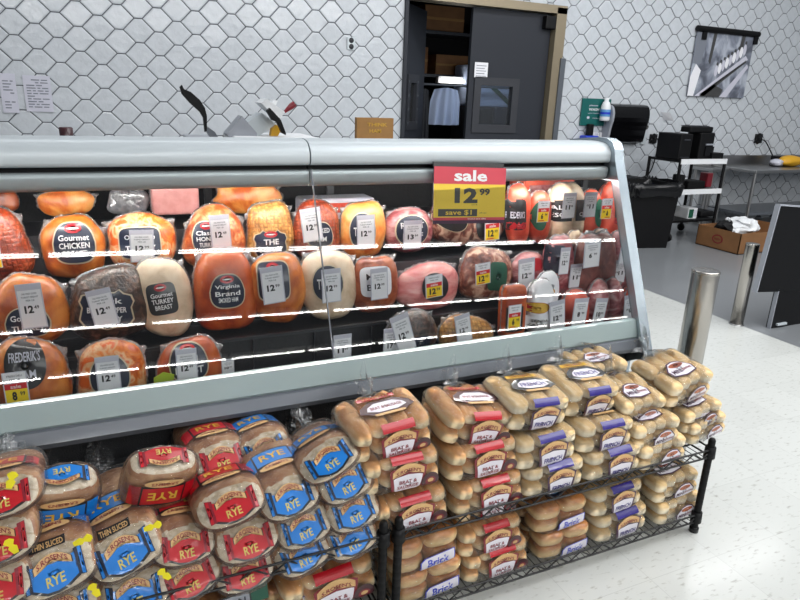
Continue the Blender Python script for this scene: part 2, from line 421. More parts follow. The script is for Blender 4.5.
for ci in range(-22, 92):
    x = 1.735 + .116 - .089 + ci * S2 / 2
    if x < -3.4 or x > 13.7: continue
    for ri in range(-12, 12):
        z = 1.914 + .0945 + .018 + ri * HZ + (HZ / 2 if ci % 2 else 0)
        if z < .02 or z > 3.6: continue
        W = (S2 - FL) / 2; a = rt.uniform(-.02, .02); b = rt.uniform(-.02, .02)
        def hex2(g): return [(x - W + g * 1.4, z), (x - FL / 2 + g * .4, z - HZ / 2 + g), (x + FL / 2 - g * .4, z - HZ / 2 + g), (x + W - g * 1.4, z), (x + FL / 2 - g * .4, z + HZ / 2 - g), (x - FL / 2 + g * .4, z + HZ / 2 - g)]
        def lift(P_, dy): return [(p, WY + dy + (p - x) * a + (q - z) * b, q) for p, q in P_]
        if x + W > DX0 - .02 and x - W < DX1 + .02 and z - HZ / 2 < DZ:
            P_ = hex2(G)
            for Q in ((clip2(P_, 0, DX0 - .02, -1)), (clip2(P_, 0, DX1, 1)), (clip2(clip2(clip2(P_, 1, DZ, 1), 0, DX0 - .02, 1), 0, DX1, -1))):
                if len(Q) > 2: m.add(lift(Q, 0.0), [tuple(range(len(Q)))], 'tile')
            continue
        v = lift(hex2(G), .004) + lift(hex2(G + .003), .0005) + lift(hex2(G + .011), -.001)
        m.add(v, [(i, (i + 1) % 6, 6 + (i + 1) % 6, 6 + i) for i in range(6)] + [(6 + i, 6 + (i + 1) % 6, 12 + (i + 1) % 6, 12 + i) for i in range(6)] + [(12, 13, 14, 15, 16, 17)], 'tile')
tag(m.build('wall_back'), kind='structure')
# door frame + back room
m = MB()
m.box(DX0 - .02, DX0 + .015, WY - .03, WY + .16, 0, DZ, 'door_grey')
m.box(DX1 - .13, DX1, WY - .03, WY + .16, 0, DZ, 'door_frame'); m.box(DX0 - .02, DX1, WY - .03, WY + .16, DZ - .06, DZ + .02, 'door_frame')
m.box(DX1 - .03, DX1 + .035, WY - .05, WY - .02, .0, 1.95, 'case_low')
tag(m.build('trim_1'), kind='structure')
m = MB()
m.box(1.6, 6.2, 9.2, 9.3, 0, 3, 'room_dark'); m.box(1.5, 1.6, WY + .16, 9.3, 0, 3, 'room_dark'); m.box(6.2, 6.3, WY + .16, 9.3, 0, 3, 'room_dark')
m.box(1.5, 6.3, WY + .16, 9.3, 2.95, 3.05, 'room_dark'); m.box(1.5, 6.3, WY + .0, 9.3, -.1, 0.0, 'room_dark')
tag(m.build('wall_storeroom'), kind='structure')

def door_leaf(name, w, win, flip=False, M=None):
    """leaf in local x 0..w (hinge at 0), y thickness, z up"""
    root = empty(name); tag(root, kind='structure')
    x0, x1, z0, z1 = win; T = .045; Z = DZ - .07
    b = MB()
    for r in ((0, x0, .01, Z), (x1, w, .01, Z), (x0, x1, .01, z0), (x0, x1, z1, Z)): b.box(r[0], r[1], 0, T, r[2], r[3], 'door_grey')
    b.build('door_panel', root)
    g = MB(); k = .075
    for r in ((x0 - k, x0 + .01, z0 - k, z1 + k), (x1 - .01, x1 + k, z0 - k, z1 + k), (x0 + .01, x1 - .01, z0 - k, z0 + .01), (x0 + .01, x1 - .01, z1 - .01, z1 + k)):
        g.box(r[0], r[1], -.014, T + .014, r[2], r[3], 'gasket')
    for bx in (x0 - k * .5, x1 + k * .5):
        for i in range(4):
            zz = z0 + (z1 - z0) * i / 3; g.lathe([(0, .004), (.012, .003), (.014, 0)], 'case_low', 10, Matrix.Translation((bx, -.014, zz)) @ Matrix.Rotation(R(90), 4, 'X'))
    g.build('window_gasket', root)
    p = MB(); p.box(x0 + .01, x1 - .01, T / 2 - .003, T / 2 + .003, z0 + .01, z1 - .01, 'window_glass'); p.build('pane', root)
    return root
SX = at(472, 70, WY).x
wl, wr = at(481, 105, WY).x, at(514, 105, WY).x
zt, zb = at(497, 85, WY).z, at(497, 126, WY).z
d1 = door_leaf('door_1', DX1 - .14 - SX, (DX1 - .14 - wr, DX1 - .14 - wl, zb, zt))
d1.matrix_world = Matrix.Translation((DX1 - .14, WY + .05, 0)) @ Matrix.Scale(-1, 4, (1, 0, 0))
d1.matrix_world = Matrix.Translation((DX1 - .14, WY + .095, 0)) @ Matrix.Rotation(math.pi, 4, 'Z')
m = MB(); m.bbox(-.02, .12, .045, .12, DZ - .22, DZ - .09, .01, 'black'); c = m.build('door_closer', d1)
d2 = door_leaf('door_2', .8, (.26, .5, zb, zt))
d2.matrix_world = Matrix.Translation((DX0 + .03, WY + .12, 0)) @ Matrix.Rotation(R(47), 4, 'Z')
a, b = at(475, 62, WY + .04), at(487, 78, WY + .04)
m = MB(); m.box(a.x, b.x, WY + .036, WY + .040, b.z, a.z, 'white_paper')
for i in range(5): m.box(a.x + .02, b.x - .02 - (i % 2) * .02, WY + .034, WY + .036, a.z - .03 - i * .026 - .006, a.z - .03 - i * .026, 'grey_print')
tag(m.build('paper_notice'), 'small white printed notice taped to the grey swinging door', 'notice')

# storeroom contents
t = empty('storage_rack', (0, 0, 0)); tag(t, 'dim shelving rack holding boxes high inside the dark storeroom', 'rack')
m = MB()
for x in (3.0, 5.2):
    for y in (8.3, 8.8): m.box(x, x + .04, y, y + .04, 0, 2.8, 'black')
m.build('post', t)
for z in (1.75, 2.3):
    m = MB(); m.box(3.0, 5.24, 8.3, 8.84, z, z + .04, 'gasket'); m.build('shelf', t)
rb = random.Random(5); x = 3.1; n = 0
for x, w, h, z in ((3.15, .5, .3, 1.79), (3.75, .42, .34, 1.79), (4.3, .5, .26, 1.79), (3.4, .5, .3, 2.34), (4.1, .6, .32, 2.34)):
    m = MB(); m.box(x, x + w, 8.36, 8.78, z, z + h, 'box_card'); m.box(x, x + w, 8.355, 8.36, z + h * .45, z + h * .55, 'card'); b = m.build('carton')
    tag(b, ['brown carton on the lower storeroom shelf, left end', 'brown carton in the middle of the lower storeroom shelf', 'low brown carton at the right of the lower storeroom shelf', 'brown carton on the upper storeroom shelf, left', 'wide brown carton on the upper storeroom shelf, right'][n], 'box', 'cartons on the storeroom rack'); n += 1
a, b = at(478, 84, 7.6), at(518, 108, 7.6); t = empty('wrapped_pallet', ((a.x + b.x) / 2, 7.8, 0)); tag(t, 'stack wrapped in pale blue film seen through the door window', 'pallet')
w_ = (b.x - a.x) / 2 - .02
m = MB(); m.bbox(-w_, w_, -.2, .5, b.z, a.z + .25, .03, 'coat_cloth'); m.add([(-.2, -.21, a.z), (-.1, -.21, a.z), (.3, -.21, b.z), (.2, -.21, b.z)], [(0, 1, 2, 3)], 'label_green'); m.build('film_wrap', t)
m = MB(); m.box(-w_, w_, -.2, .5, .14, b.z, 'gasket')
for i in range(6): m.bbox(-w_ + i * .22, -w_ + .2 + i * .22, -.28, -.2, b.z - .28 + .05 * (i % 3), b.z - .02 + .03 * (i % 2), .03, ('black_soft', 'navy', 'case_low')[i % 3])
m.build('goods', t)
m = MB(); m.box(-w_, w_, -.2, .5, 0, .14, 'box_card'); m.build('pallet_base', t)
a, b = at(441, 80, 8.0), at(463, 84, 8.0)
t = empty('strip_light', (0, 0, 0)); tag(t, 'lit fluorescent strip glowing inside the dark storeroom', 'light')
m = MB(); m.box(a.x - .03, b.x + .03, 8.02, 8.1, b.z - .0, a.z + .05, 'housing'); m.build('housing', t)
m = MB(); m.tube([(a.x, 7.99, (a.z + b.z) / 2 + .01), (b.x, 7.99, (a.z + b.z) / 2 + .01)], .022, 'room_tube'); m.build('tube', t)
# hanging garment
a, b = at(431, 87, 7.3), at(459, 125, 7.3)
def garment(name, x0, x1, z0, z1, y, matn):
    v = []; f = []; nu, nv = 40, 14
    for side in (0, 1):
        for j in range(nv + 1):
            tt = j / nv
            for i in range(nu + 1):
                s_ = i / nu; w = (x1 - x0) * (.78 + .22 * min(1, tt * 3)); xm = (x0 + x1) / 2
                yy = y + (.05 + .03 * tt) * math.sin(math.pi * s_) * (-1 if side == 0 else 1) + .02 * math.sin(s_ * 26 + tt * 2) * (.3 + tt)
                v.append((xm + (s_ - .5) * w, yy, z1 - tt * (z1 - z0) - .05 * abs(s_ - .5) * (1 - tt)))
    N = (nv + 1) * (nu + 1)
    for q in (0, N):
        for j in range(nv):
            for i in range(nu): f.append((q + j * (nu + 1) + i, q + j * (nu + 1) + i + 1, q + (j + 1) * (nu + 1) + i + 1, q + (j + 1) * (nu + 1) + i))
    mm = MB(); mm.add(v, f, matn, None, True); return mm
t = empty('lab_coat', (0, 0, 0)); tag(t, 'pale blue-white work coat hanging just inside the open storeroom door', 'coat')
garment('c', a.x, b.x, b.z, a.z, 7.3, 'coat_cloth').build('coat_body', t)
garment('c', a.x - .16, a.x + .04, b.z - .5, a.z - .02, 7.38, 'gasket').build('dark_sleeve', t)
m = MB(); m.tube([(2.7, 7.32, a.z + .03), (5.2, 7.32, a.z + .03)], .015, 'case_low')
tag(m.build('coat_rail'), 'metal rail carrying the coat inside the storeroom doorway', 'rail')

# ================================================================== wall items
def frame_box(px, Y=WY - .006):
    a, b = at(px[0], px[1], Y), at(px[2], px[3], Y); return a.x, b.x, b.z, a.z
def flatmap(x, y, z): return lambda u, v, o=0: (x + u, y - o, z + v)
for k, (px, lab) in enumerate((((-2, 73, 20, 113), 'printed sheet in a clear sleeve on the tile wall, at the left picture edge'), ((22, 75, 54, 112), 'printed sheet with pale columns on the tile wall, right of its twin'))):
    x0, x1, z0, z1 = frame_box(px); t = empty('wall_sheet', ((x0 + x1) / 2, WY, z0)); tag(t, lab, 'paper', 'printed sheets on the tile wall')
    m = MB(); m.box(x0, x1, WY - .012, WY - .008, z0, z1, 'sleeve'); o = m.build('paper'); o.parent = t; o.location = -t.location
    m = MB(); rr = random.Random(k)
    for i in range(11):
        zz = z1 - .03 - i * (z1 - z0 - .05) / 11; xx = x0 + .02
        while xx < x1 - .04:
            w = rr.uniform(.02, .07)
            if rr.random() < .75: m.box(xx, min(xx + w, x1 - .02), WY - .014, WY - .0122, zz - .008, zz, 'grey_print')
            xx += w + .012
    o = m.build('printing'); o.parent = t; o.location = -t.location
def outlet(px, name, lab, n=2, matn='case_light', dark='ink'):
    x0, x1, z0, z1 = frame_box(px); m = MB(); m.bbox(x0, x1, WY - .016, WY - .004, z0, z1, .003, matn)
    for i in range(n):
        zc = z0 + (z1 - z0) * (i + .5) / n; m.lathe([(0, .003), ((x1 - x0) * .27, .002), ((x1 - x0) * .3, 0)], dark, 16, Matrix.Translation(((x0 + x1) / 2, WY - .016, zc)) @ Matrix.Rotation(R(90), 4, 'X'))
    return tag(m.build(name), lab, 'outlet')
outlet((347, 37, 355, 50), 'wall_outlet', 'metal double outlet high on the tile wall left of the door')
outlet((755.5, 134, 761, 143), 'wall_outlet', 'dark outlet with a plugged cord above the steel table', 2, 'black', 'black_gloss')
outlet((650, 134, 656, 143), 'wall_outlet', 'black outlet beside the paper towel dispenser', 2, 'black', 'black_gloss')
outlet((593, 132.5, 598, 139.5), 'wall_outlet', 'pale outlet plate under the green sign, left one', 2, 'housing', 'sleeve')
outlet((600, 132.5, 605, 139.5), 'wall_outlet', 'pale outlet plate under the green sign, right one', 2, 'housing', 'sleeve')
def cord(pts, name, lab, r=.008, matn='black'):
    P3 = [Vector(p) for p in pts]; out = []
    for i in range(len(P3) - 1):
        p0, p1, p2, p3 = P3[max(i - 1, 0)], P3[i], P3[i + 1], P3[min(i + 2, len(P3) - 1)]
        for k in range(6):
            t = k / 6; out.append(.5 * ((2 * p1) + (p2 - p0) * t + (2 * p0 - 5 * p1 + 4 * p2 - p3) * t * t + (-p0 + 3 * p1 - 3 * p2 + p3) * t ** 3))
    out.append(P3[-1]); m = MB(); m.tube(out, r, matn, 6); return tag(m.build(name), lab, 'cord')
cord([at(655, 139, WY - .03), at(658, 140, WY - .05), at(656, 155, WY - .03), at(650, 172, WY - .03), at(640, 182, WY - .05)], 'extension_cord', 'thin black cord hanging from the outlet by the towel dispenser')
cord([at(759, 140, WY - .03), at(765, 141, WY - .05), at(771, 152, WY - .08), at(773.5, 158, WY - .12)], 'extension_cord', 'black cord running from the outlet down to the steel table')
# amber carton sign (gold text on brown) behind the case
a, b = at(357, 117.5, 4.2), at(393, 139, 4.2)
t = empty('carton', (a.x, 4.2, b.z)); tag(t, 'small brown carton with gold lettering standing behind the deli case', 'box')
m = MB(); m.box(0, b.x - a.x, 0, .04, -(b.z - .93), a.z - b.z, 'card'); m.build('carton_body', t)
D = Dec(lambda u, v, o=0: (u, -.002 - o, v)); w, h = b.x - a.x, a.z - b.z
D.text('THINK', w * .55, h * .68, w * .55, h * .17, 'gold_ink'); D.text('HAM', w * .5, h * .38, w * .32, h * .17, 'gold_ink'); D.build('lettering', t)
# photograph panel on the wall
x0, x1, z0, z1 = frame_box((691, 32, 753, 98)); x0 = at(685, 96, WY).x; x1 = at(741, 99, WY).x; z1 = at(722, 33, WY).z; z0 = at(715, 97, WY).z
t = empty('wall_picture', ((x0 + x1) / 2, WY, z0)); tag(t, 'black and white photograph panel hanging from a black bar on the tile wall', 'picture')
def rel(o, t): o.parent = t; o.location = -Vector(t.location); return o
m = MB(); m.box(x0, x1, WY - .03, WY - .02, z0, z1, 'picture'); rel(m.build('photo_panel'), t)
D = Dec(lambda u, v, o=0: (x0 + u * (x1 - x0), WY - .032 - o, z0 + v * (z1 - z0)))
rr = random.Random(8)
for pts, c in ((((.12, .0), (.2, .0), (.95, .62), (.9, .68)), 'sleeve'), (((.55, .0), (.68, 0), (.98, .5), (.95, .55)), 'sleeve'), (((.2, .03), (.28, .0), (.93, .58), (.92, .61)), 'ink_grey'),
               (((0, .5), (.14, .5), (.2, 1), (0, 1)), 'grey_print'), (((0, .0), (.1, .0), (.16, .4), (.06, .5), (0, .3)), 'white_paper'), (((.26, .55), (.3, .5), (.34, 1), (.28, 1)), 'ink_grey'), (((.75, .7), (.8, .66), (.84, 1), (.78, 1)), 'ink_grey'), (((.2, .0), (.55, 0), (.6, .12), (.42, .2)), 'ink_grey')):
    D.poly(pts, c, 0, 1)
for i in range(9):
    u = .42 + i * .055; v = .36 + i * .045; D.poly(ell(u, v + .05, .03, .09, 10), 'white_paper' if i % 2 else 'sleeve', .001, 1); D.poly(ell(u + .005, v + .16, .018, .028, 10), 'ink_grey', .0015, 1)
rel(D.build('print_image', None), t)
m = MB(); m.tube([(x0 - .02, WY - .04, z1 + .02), (x1 + .05, WY - .04, z1 + .02)], .035, 'black', 10)
for xx in (x0 + .08, x1 - .02): m.box(xx, xx + .07, WY - .05, WY - .01, z1 - .1, z1 + .02, 'black')
rel(m.build('hanging_bar'), t)
# teal sign
x0, x1, z0, z1 = frame_box((582, 98, 607, 126)); t = empty('wall_sign', (x0, WY, z0)); tag(t, 'dark green wall sign with faint white writing near the towel dispenser', 'sign')
m = MB(); m.bbox(0, x1 - x0, -.025, -.008, 0, z1 - z0, .004, 'teal'); m.build('sign_board', t)
W_, H_ = x1 - x0, z1 - z0; D = Dec(lambda u, v, o=0: (u * W_, -.0265 - o, v * H_))
D.text('please', .4, .74, .3, .07, 'sleeve'); D.text('WASH', .42, .6, .36, .1, 'white_ink'); D.text('your hands', .42, .46, .4, .05, 'sleeve'); D.poly(ell(.25, .3, .05, .05), 'sleeve', .001, 1); D.text('thank you', .55, .28, .3, .05, 'sleeve'); D.build('lettering', t)
# spray bottle hung over the sign
p = at(605, 121, WY - .1); t = empty('spray_bottle', (p.x, WY - .1, p.z)); tag(t, 'white bottle with a blue label hanging at the edge of the green sign', 'bottle')
m = MB(); m.lathe([(0, 0), (.055, 0), (.058, .02), (.056, .16), (.04, .21), (.025, .22), (.025, .26), (0, .26)], 'white_plastic', 20, Matrix.Translation((0, .015, -.0))); m.build('bottle_body', t)
m = MB(); m.lathe([(.0595, .05), (.0595, .13)], 'sky_ink', 20, Matrix.Translation((0, .015, 0))); m.lathe([(.06, .075), (.06, .1)], 'blue_ink', 20, Matrix.Translation((0, .015, 0))); m.build('bottle_label', t)
# blue thing below the sign
p = at(589, 139, WY - .07); t = empty('squeeze_bottle', (p.x, WY - .07, p.z - .1)); tag(t, 'bright blue bottle with a black pump top below the green sign', 'bottle')
m = MB(); m.bbox(-.1, .1, -.06, .06, -.0, .14, .015, 'blue_ink'); m.build('bottle_body', t)
m = MB(); m.bbox(-.04, .03, -.03, .03, .14, .27, .01, 'black'); m.build('pump', t)
# paper towel dispenser
x0, x1, z0, z1 = frame_box((612, 103.5, 643, 145), 6.08); x1 -= .0; t = empty('towel_dispenser', ((x0 + x1) / 2, WY, z0)); tag(t, 'black paper towel dispenser with grey side on the tile wall', 'dispenser')
w = (x1 - x0) / 2; h = z1 - z0
prof = [(0, 0), (-.16, .02), (-.2, .08), (-.22, .2), (-.27, h * .62), (-.26, h * .84), (-.2, h * .97), (-.06, h), (0, h)]
smooth_p = lambda P_: [P_[0]] + [((P_[i][0] * (1 - t) + P_[i + 1][0] * t), (P_[i][1] * (1 - t) + P_[i + 1][1] * t)) for i in range(1, len(P_) - 2) for t in (.25, .75)] + P_[-2:]
prof = [(y * .6, z) for y, z in prof]
m = MB(); m.prism(smooth_p(prof), -w + .03, w, 'black_gloss', None, False); m.build('dispenser_cover', t)
m = MB(); m.prism([(y * 1.0, z * .96 + .01) for y, z in smooth_p(prof)], -w - .0, -w + .03, 'grey_plastic'); m.build('side_panel', t)
m = MB(); m.lathe([(0, .01), (.03, .008), (.035, 0)], 'steel', 16, Matrix.Translation((w + .1, -.03, h * .45)) @ Matrix.Rotation(R(90), 4, 'X')); m.bbox(w + .06, w + .14, -.02, -.0, .0, h * .3, .004, 'case_light')
rel_ = m.build('wall_bracket', t)
a, b = at(661, 112, WY), at(672, 120, WY); m = MB(); v = [at(661, 112, WY - .01), at(670, 112.5, WY - .1), at(674, 121, WY - .12), at(664, 120, WY - .01)]
m.add(v + [p + Vector((0, .003, 0)) for p in v], [(0, 1, 2, 3), (7, 6, 5, 4), (0, 4, 5, 1), (1, 5, 6, 2), (2, 6, 7, 3), (3, 7, 4, 0)], 'white_paper'); tag(m.build('paper_sheet'), 'white card sticking out from the tile wall above the printers', 'paper')

# ================================================================== kitchen furniture
def steel_table(name, lab, x0, x1, y0, y1, z, splash=True, shelf=.2):
    t = empty(name, ((x0 + x1) / 2, (y0 + y1) / 2, 0)); tag(t, lab, 'table'); w, d = (x1 - x0) / 2, (y1 - y0) / 2
    m = MB(); m.bbox(-w, w, -d, d, z - .04, z, .008, 'steel_soft'); m.build('tabletop', t)
    if splash: m = MB(); m.box(-w, w, d - .03, d, z, z + .12, 'steel_soft'); m.build('splashback', t)
    if shelf: m = MB(); m.box(-w + .03, w - .03, -d + .04, d - .04, shelf, shelf + .03, 'case_low'); m.build('lower_shelf', t)
    for sx in (-1, 1):
        for sy in (-1, 1):
            m = MB(); m.tube([(sx * (w - .04), sy * (d - .04), 0), (sx * (w - .04), sy * (d - .04), z - .04)], .022, 'steel_soft', 12); m.build('leg', t)
    return t
tz = at(775, 170, 5.5).z; tx = at(757, 170, 5.5).x
steel_table('steel_table', 'stainless steel prep table at the right under the cord outlet', tx - .03, tx + 2.6, 5.48, 6.17, tz)
steel_table('steel_table', 'narrow stainless steel table with splashback behind the black cart', at(704, 160, 6.0).x, tx - .05, 5.85, 6.17, at(730, 164, 6.17).z - .02)
p0 = at(618, 184, 5.4); steel_table('steel_table', 'stainless steel counter just behind the end of the deli case', p0.x - .9, at(653, 180, 5.9).x - .28, 5.72, 6.15, at(640, 182, 5.72).z)
# yellow bag
p = at(792, 158, 5.75); t = empty('bread_bag', (p.x + .12, 5.85, tz)); tag(t, 'yellow and clear plastic bag lying on the steel prep table', 'bag')
B_ = Blob(.2, .075, .1, 2.4, 2.2, 0, .12, 3); v, f = B_.mesh(28, 14); m = MB(); m.add([(x, y, z + .07) for x, y, z in v], f, 'yellow_bag', None, True); m.build('bag_body', t)
B_ = Blob(.09, .05, .08, 2.1, 2, 0, .3, 5); v, f = B_.mesh(24, 12); m = MB(); m.add([(x - .27, y, z + .05) for x, y, z in v], f, 'sleeve', None, True); m.build('clear_end', t)
m = MB(); p = at(774, 166, 5.95); m.bbox(p.x - .04, p.x + .05, 5.9, 6.0, tz, tz + .13, .01, 'black'); tag(m.build('power_adapter'), 'small black block standing on the steel table where the cord ends', 'adapter')
# cart
YF, YB = 5.3, 5.78; cx0, cx1 = at(681, 160, YF).x, at(727, 158, YF).x
t = empty('utility_cart', ((cx0 + cx1) / 2, (YF + YB) / 2, 0)); tag(t, 'black three-shelf utility cart with pale shelf edges against the tile wall', 'cart')
zs = [at(705, 160, YF).z, at(702, 190, YF).z, at(700, 219, YF).z]; hw = (cx1 - cx0) / 2; hd = (YB - YF) / 2
for z, n in zip(zs, range(3)):
    m = MB(); m.box(-hw, hw, -hd, hd, z - .03, z - .005, 'black'); s_ = m.build('shelf', t)
    if n < 2: m = MB(); m.box(-hw, hw, -hd - .012, -hd, z - .045, z + .012, 'white_plastic'); m.build('shelf_edge', s_)
for sx in (-1, 1):
    for sy in (-1, 1):
        m = MB(); m.tube([(sx * (hw - .01), sy * (hd - .01), .05), (sx * (hw - .01), sy * (hd - .01), zs[0] + (.0))], .018, 'black', 8); l = m.build('leg', t)
        m = MB(); m.lathe([(0, -.015), (.045, -.015), (.05, 0), (.045, .015), (0, .015)], 'black', 16, Matrix.Translation((sx * (hw - .01), sy * (hd - .01), .05)) @ Matrix.Rotation(R(90), 4, 'Y')); m.build('caster', l)
def bx(name, lab, cat, px, Y, dep, matn, r=.012, extra=None, group=None, zfix=None):
    a, b = at(px[0], px[3], Y), at(px[2], px[1], Y); z0 = a.z if zfix is None else zfix
    t = empty(name, ((a.x + b.x) / 2, Y, z0)); tag(t, lab, cat, group); w = (b.x - a.x) / 2; h = b.z - z0
    m = MB(); m.bbox(-w, w, 0, dep, 0, h, r, matn); m.build('body', t)
    if extra: extra(t, w, h, dep)
    return t
zt = zs[0] - .005
def ex1(t, w, h, d):
    m = MB(); m.box(-w + .02, w - .02, -.006, 0, h * .1, h * .12, 'gasket'); m.box(-w * .5, w * .5, -.01, 0, h * .75, h * .8, 'gasket'); m.build('paper_slot', t)
bx('printer', 'large black printer box at the left on top of the cart', 'printer', (678, 134, 694, 158), 5.35, .34, 'black', zfix=zt, extra=ex1)
def ex2(t, w, h, d):
    m = MB(); m.box(-w * .2, w, -.012, 0, h * .55, h * .6, 'grey_plastic'); m.box(-w * .2, w, -.012, 0, h * .15, h * .5, 'black_gloss'); m.build('front_tray', t)
pt = bx('printer', 'stepped black label printer at the right on top of the cart', 'printer', (698, 133, 716, 156), 5.35, .2, 'black', zfix=zt, extra=ex2)
a = at(715, 133, 5.35).z
def ex3(t, w, h, d):
    m = MB()
    for i in range(9):
        for j in range(3): m.bbox(-w + .03 + i * (2 * w - .05) / 9, -w + .03 + (i + .7) * (2 * w - .05) / 9, .03 + j * .05, .07 + j * .05, h, h + .008, .002, 'gasket')
    m.build('keys', t)
bx('keyboard', 'flat black keyboard lying across the tops of the printers', 'keyboard', (690, 127, 714, 132), 5.38, .14, 'black', zfix=a + .0, extra=ex3)
bx('storage_tray', 'low black tray at the right end of the top cart shelf', 'tray', (712, 153, 724, 157), 5.32, .3, 'black', r=.004, zfix=zt)
z2 = zs[1] - .005
bx('scanner', 'dark handheld device among the clutter on the middle cart shelf', 'device', (679, 175, 686, 187), 5.4, .12, 'black_soft', zfix=z2)
bx('tool_box', 'dark low box in the middle of the middle cart shelf', 'box', (688, 181, 706, 187), 5.4, .2, 'black_soft', zfix=z2)
bx('red_case', 'small dull red case on the middle cart shelf', 'box', (706, 173, 714, 187), 5.5, .12, 'label_dred', zfix=z2)
z3 = zs[2] - .005
def ex4(t, w, h, d):
    m = MB(); m.box(-w * .9, w * .1, -.004, 0, h * .1, h * .9, 'label_green'); m.box(w * .2, w * .8, -.004, 0, h * .2, h * .8, 'sleeve'); m.build('label', t)
bx('food_box', 'white box with a green panel on the bottom cart shelf', 'box', (687, 208, 698, 221), 5.36, .2, 'white_plastic', zfix=z3, extra=ex4, r=.004)
bx('dark_bag', 'dark bundle beside the green and white box on the bottom shelf', 'bag', (700, 211, 715, 219), 5.4, .22, 'black_soft', r=.02, zfix=z3)
# trash bin
cb = Vector((5.38, 5.36)); t = empty('trash_bin', (cb.x, cb.y, 0), (0, 0, R(-12))); tag(t, 'tall tapered black bin lined with a black bag beside the cart', 'bin')
m = MB(); a_, b_ = .25, .285; zz = .66
v = []
for (w, z) in ((a_, 0), (b_, zz), (b_ + .025, zz), (b_ + .025, zz + .03), (b_ - .02, zz + .03), (a_ - .02, .03)):
    v += [(-w, -w, z), (w, -w, z), (w, w, z), (-w, w, z)]
f = [(0, 1, 2, 3), (20, 21, 22, 23)]
for k in range(5):
    for i in range(4): f.append((k * 4 + i, k * 4 + (i + 1) % 4, k * 4 + 4 + (i + 1) % 4, k * 4 + 4 + i))
m.add(v, f, 'black'); m.build('bin_body', t)
m = MB(); v = []; f = []; n = 64
for k, (ex, z) in enumerate(((-.03, zz - .05), (-.01, zz + .02), (.03, zz + .055), (.045, zz - .0), (.035, zz - .09))):
    for i in range(n):
        th = 2 * math.pi * i / n; q = b_ + ex; c, s_ = math.cos(th), math.sin(th); e = 2 / 8
        v.append((math.copysign(abs(c) ** e, c) * q, math.copysign(abs(s_) ** e, s_) * q, z + .014 * math.sin(i * 1.9 + k) * (k > 1)))
for k in range(4):
    for i in range(n): f.append((k * n + i, k * n + (i + 1) % n, (k + 1) * n + (i + 1) % n, (k + 1) * n + i))
m.add(v, f, 'black_gloss', None, True); m.build('bin_liner', t)
# cardboard box
t = empty('cardboard_box', (6.1, 4.58, 0)); tag(t, 'open low brown cardboard box on the floor with a red stamp', 'box')
bh = at(736, 234.5, 4.58).z; bw, bd = 1.0, .56; m = MB()
for r in ((0, bw, 0, .008), (0, bw, bd - .008, bd), (0, .008, 0, bd), (bw - .008, bw, 0, bd)): m.box(r[0], r[1], r[2], r[3], 0, bh, 'box_card')
m.box(0, bw, 0, bd, 0, .01, 'box_card'); m.build('box_walls', t)
D = Dec(lambda u, v, o=0: (-.001 - o, bd / 2 - u, bh / 2 + v)); D.poly(ell(0, 0, .07, .05), 'label_dred', 0, 1); D.poly(ell(0, 0, .055, .037), 'box_card', .001, 1); D.text('FRESH', 0, 0, .08, .02, 'label_dred', .002); D.build('stamp', t)
for k, (px_, py_, a_, b_, c_, mt, lb) in enumerate(((.3, .3, .2, .1, .18, 'white_plastic', 'crumpled white plastic bag spilling over the cardboard box'), (.1, .3, .09, .08, .1, 'black_soft', 'dark crumpled wrapping in the left of the cardboard box'))):
    B_ = Blob(a_, b_, c_, 2.1, 2, 0, .5, 11 + k); v, f = B_.mesh(40, 22)
    v = [(x + .05 * noise.noise(Vector((x * 14, y * 14, z * 14 + k))), y + .03 * noise.noise(Vector((y * 14, x * 11, z * 12))), z + .04 * noise.noise(Vector((z * 12, y * 12, x * 16)))) for x, y, z in v]
    m = MB(); m.add([(x + 6.1 + px_ + .02, y + 4.58 + py_, z + bh - .0) for x, y, z in v], f, mt, None, False); o = m.build('plastic_bag'); tag(o, lb, 'bag')
# black equipment stand at right edge
gx = at(757, 293, 2.8).x; z1 = at(778, 206, 2.8).z; z0 = at(757, 293, 2.8).z
t = empty('checkout_stand', (gx + .5, 3.1, 0)); tag(t, 'black upright stand with grey trimmed edges at the right picture edge', 'stand')
m = MB(); m.bbox(-.488, .9, -.29, -.262, z0, z1, .006, 'black'); up = m.build('upper_panel', t)
m = MB(); m.box(-.498, -.488, -.294, -.258, z0, z1 + .01, 'grey_plastic'); m.box(-.488, .9, -.294, -.272, z1, z1 + .01, 'grey_plastic'); et = m.build('edge_trim', t)
for o_ in (up, et):
    Mx = Matrix.Translation((-.49, 0, z0)) @ Matrix.Rotation(R(4.5), 4, 'Y') @ Matrix.Translation((.49, 0, -z0)); o_.matrix_local = Mx
gx2 = at(778, 300, 2.8).x - gx - .5
m = MB(); m.box(gx2 + .008, .9, -.285, -.25, .0, z0, 'black'); m.build('base', t)
m = MB(); m.box(gx2, gx2 + .008, -.29, -.262, .0, z0, 'grey_plastic'); m.box(gx2 + .06, gx2 + .16, -.3, -.285, .02, .035, 'case_light'); m.build('base_trim', t)

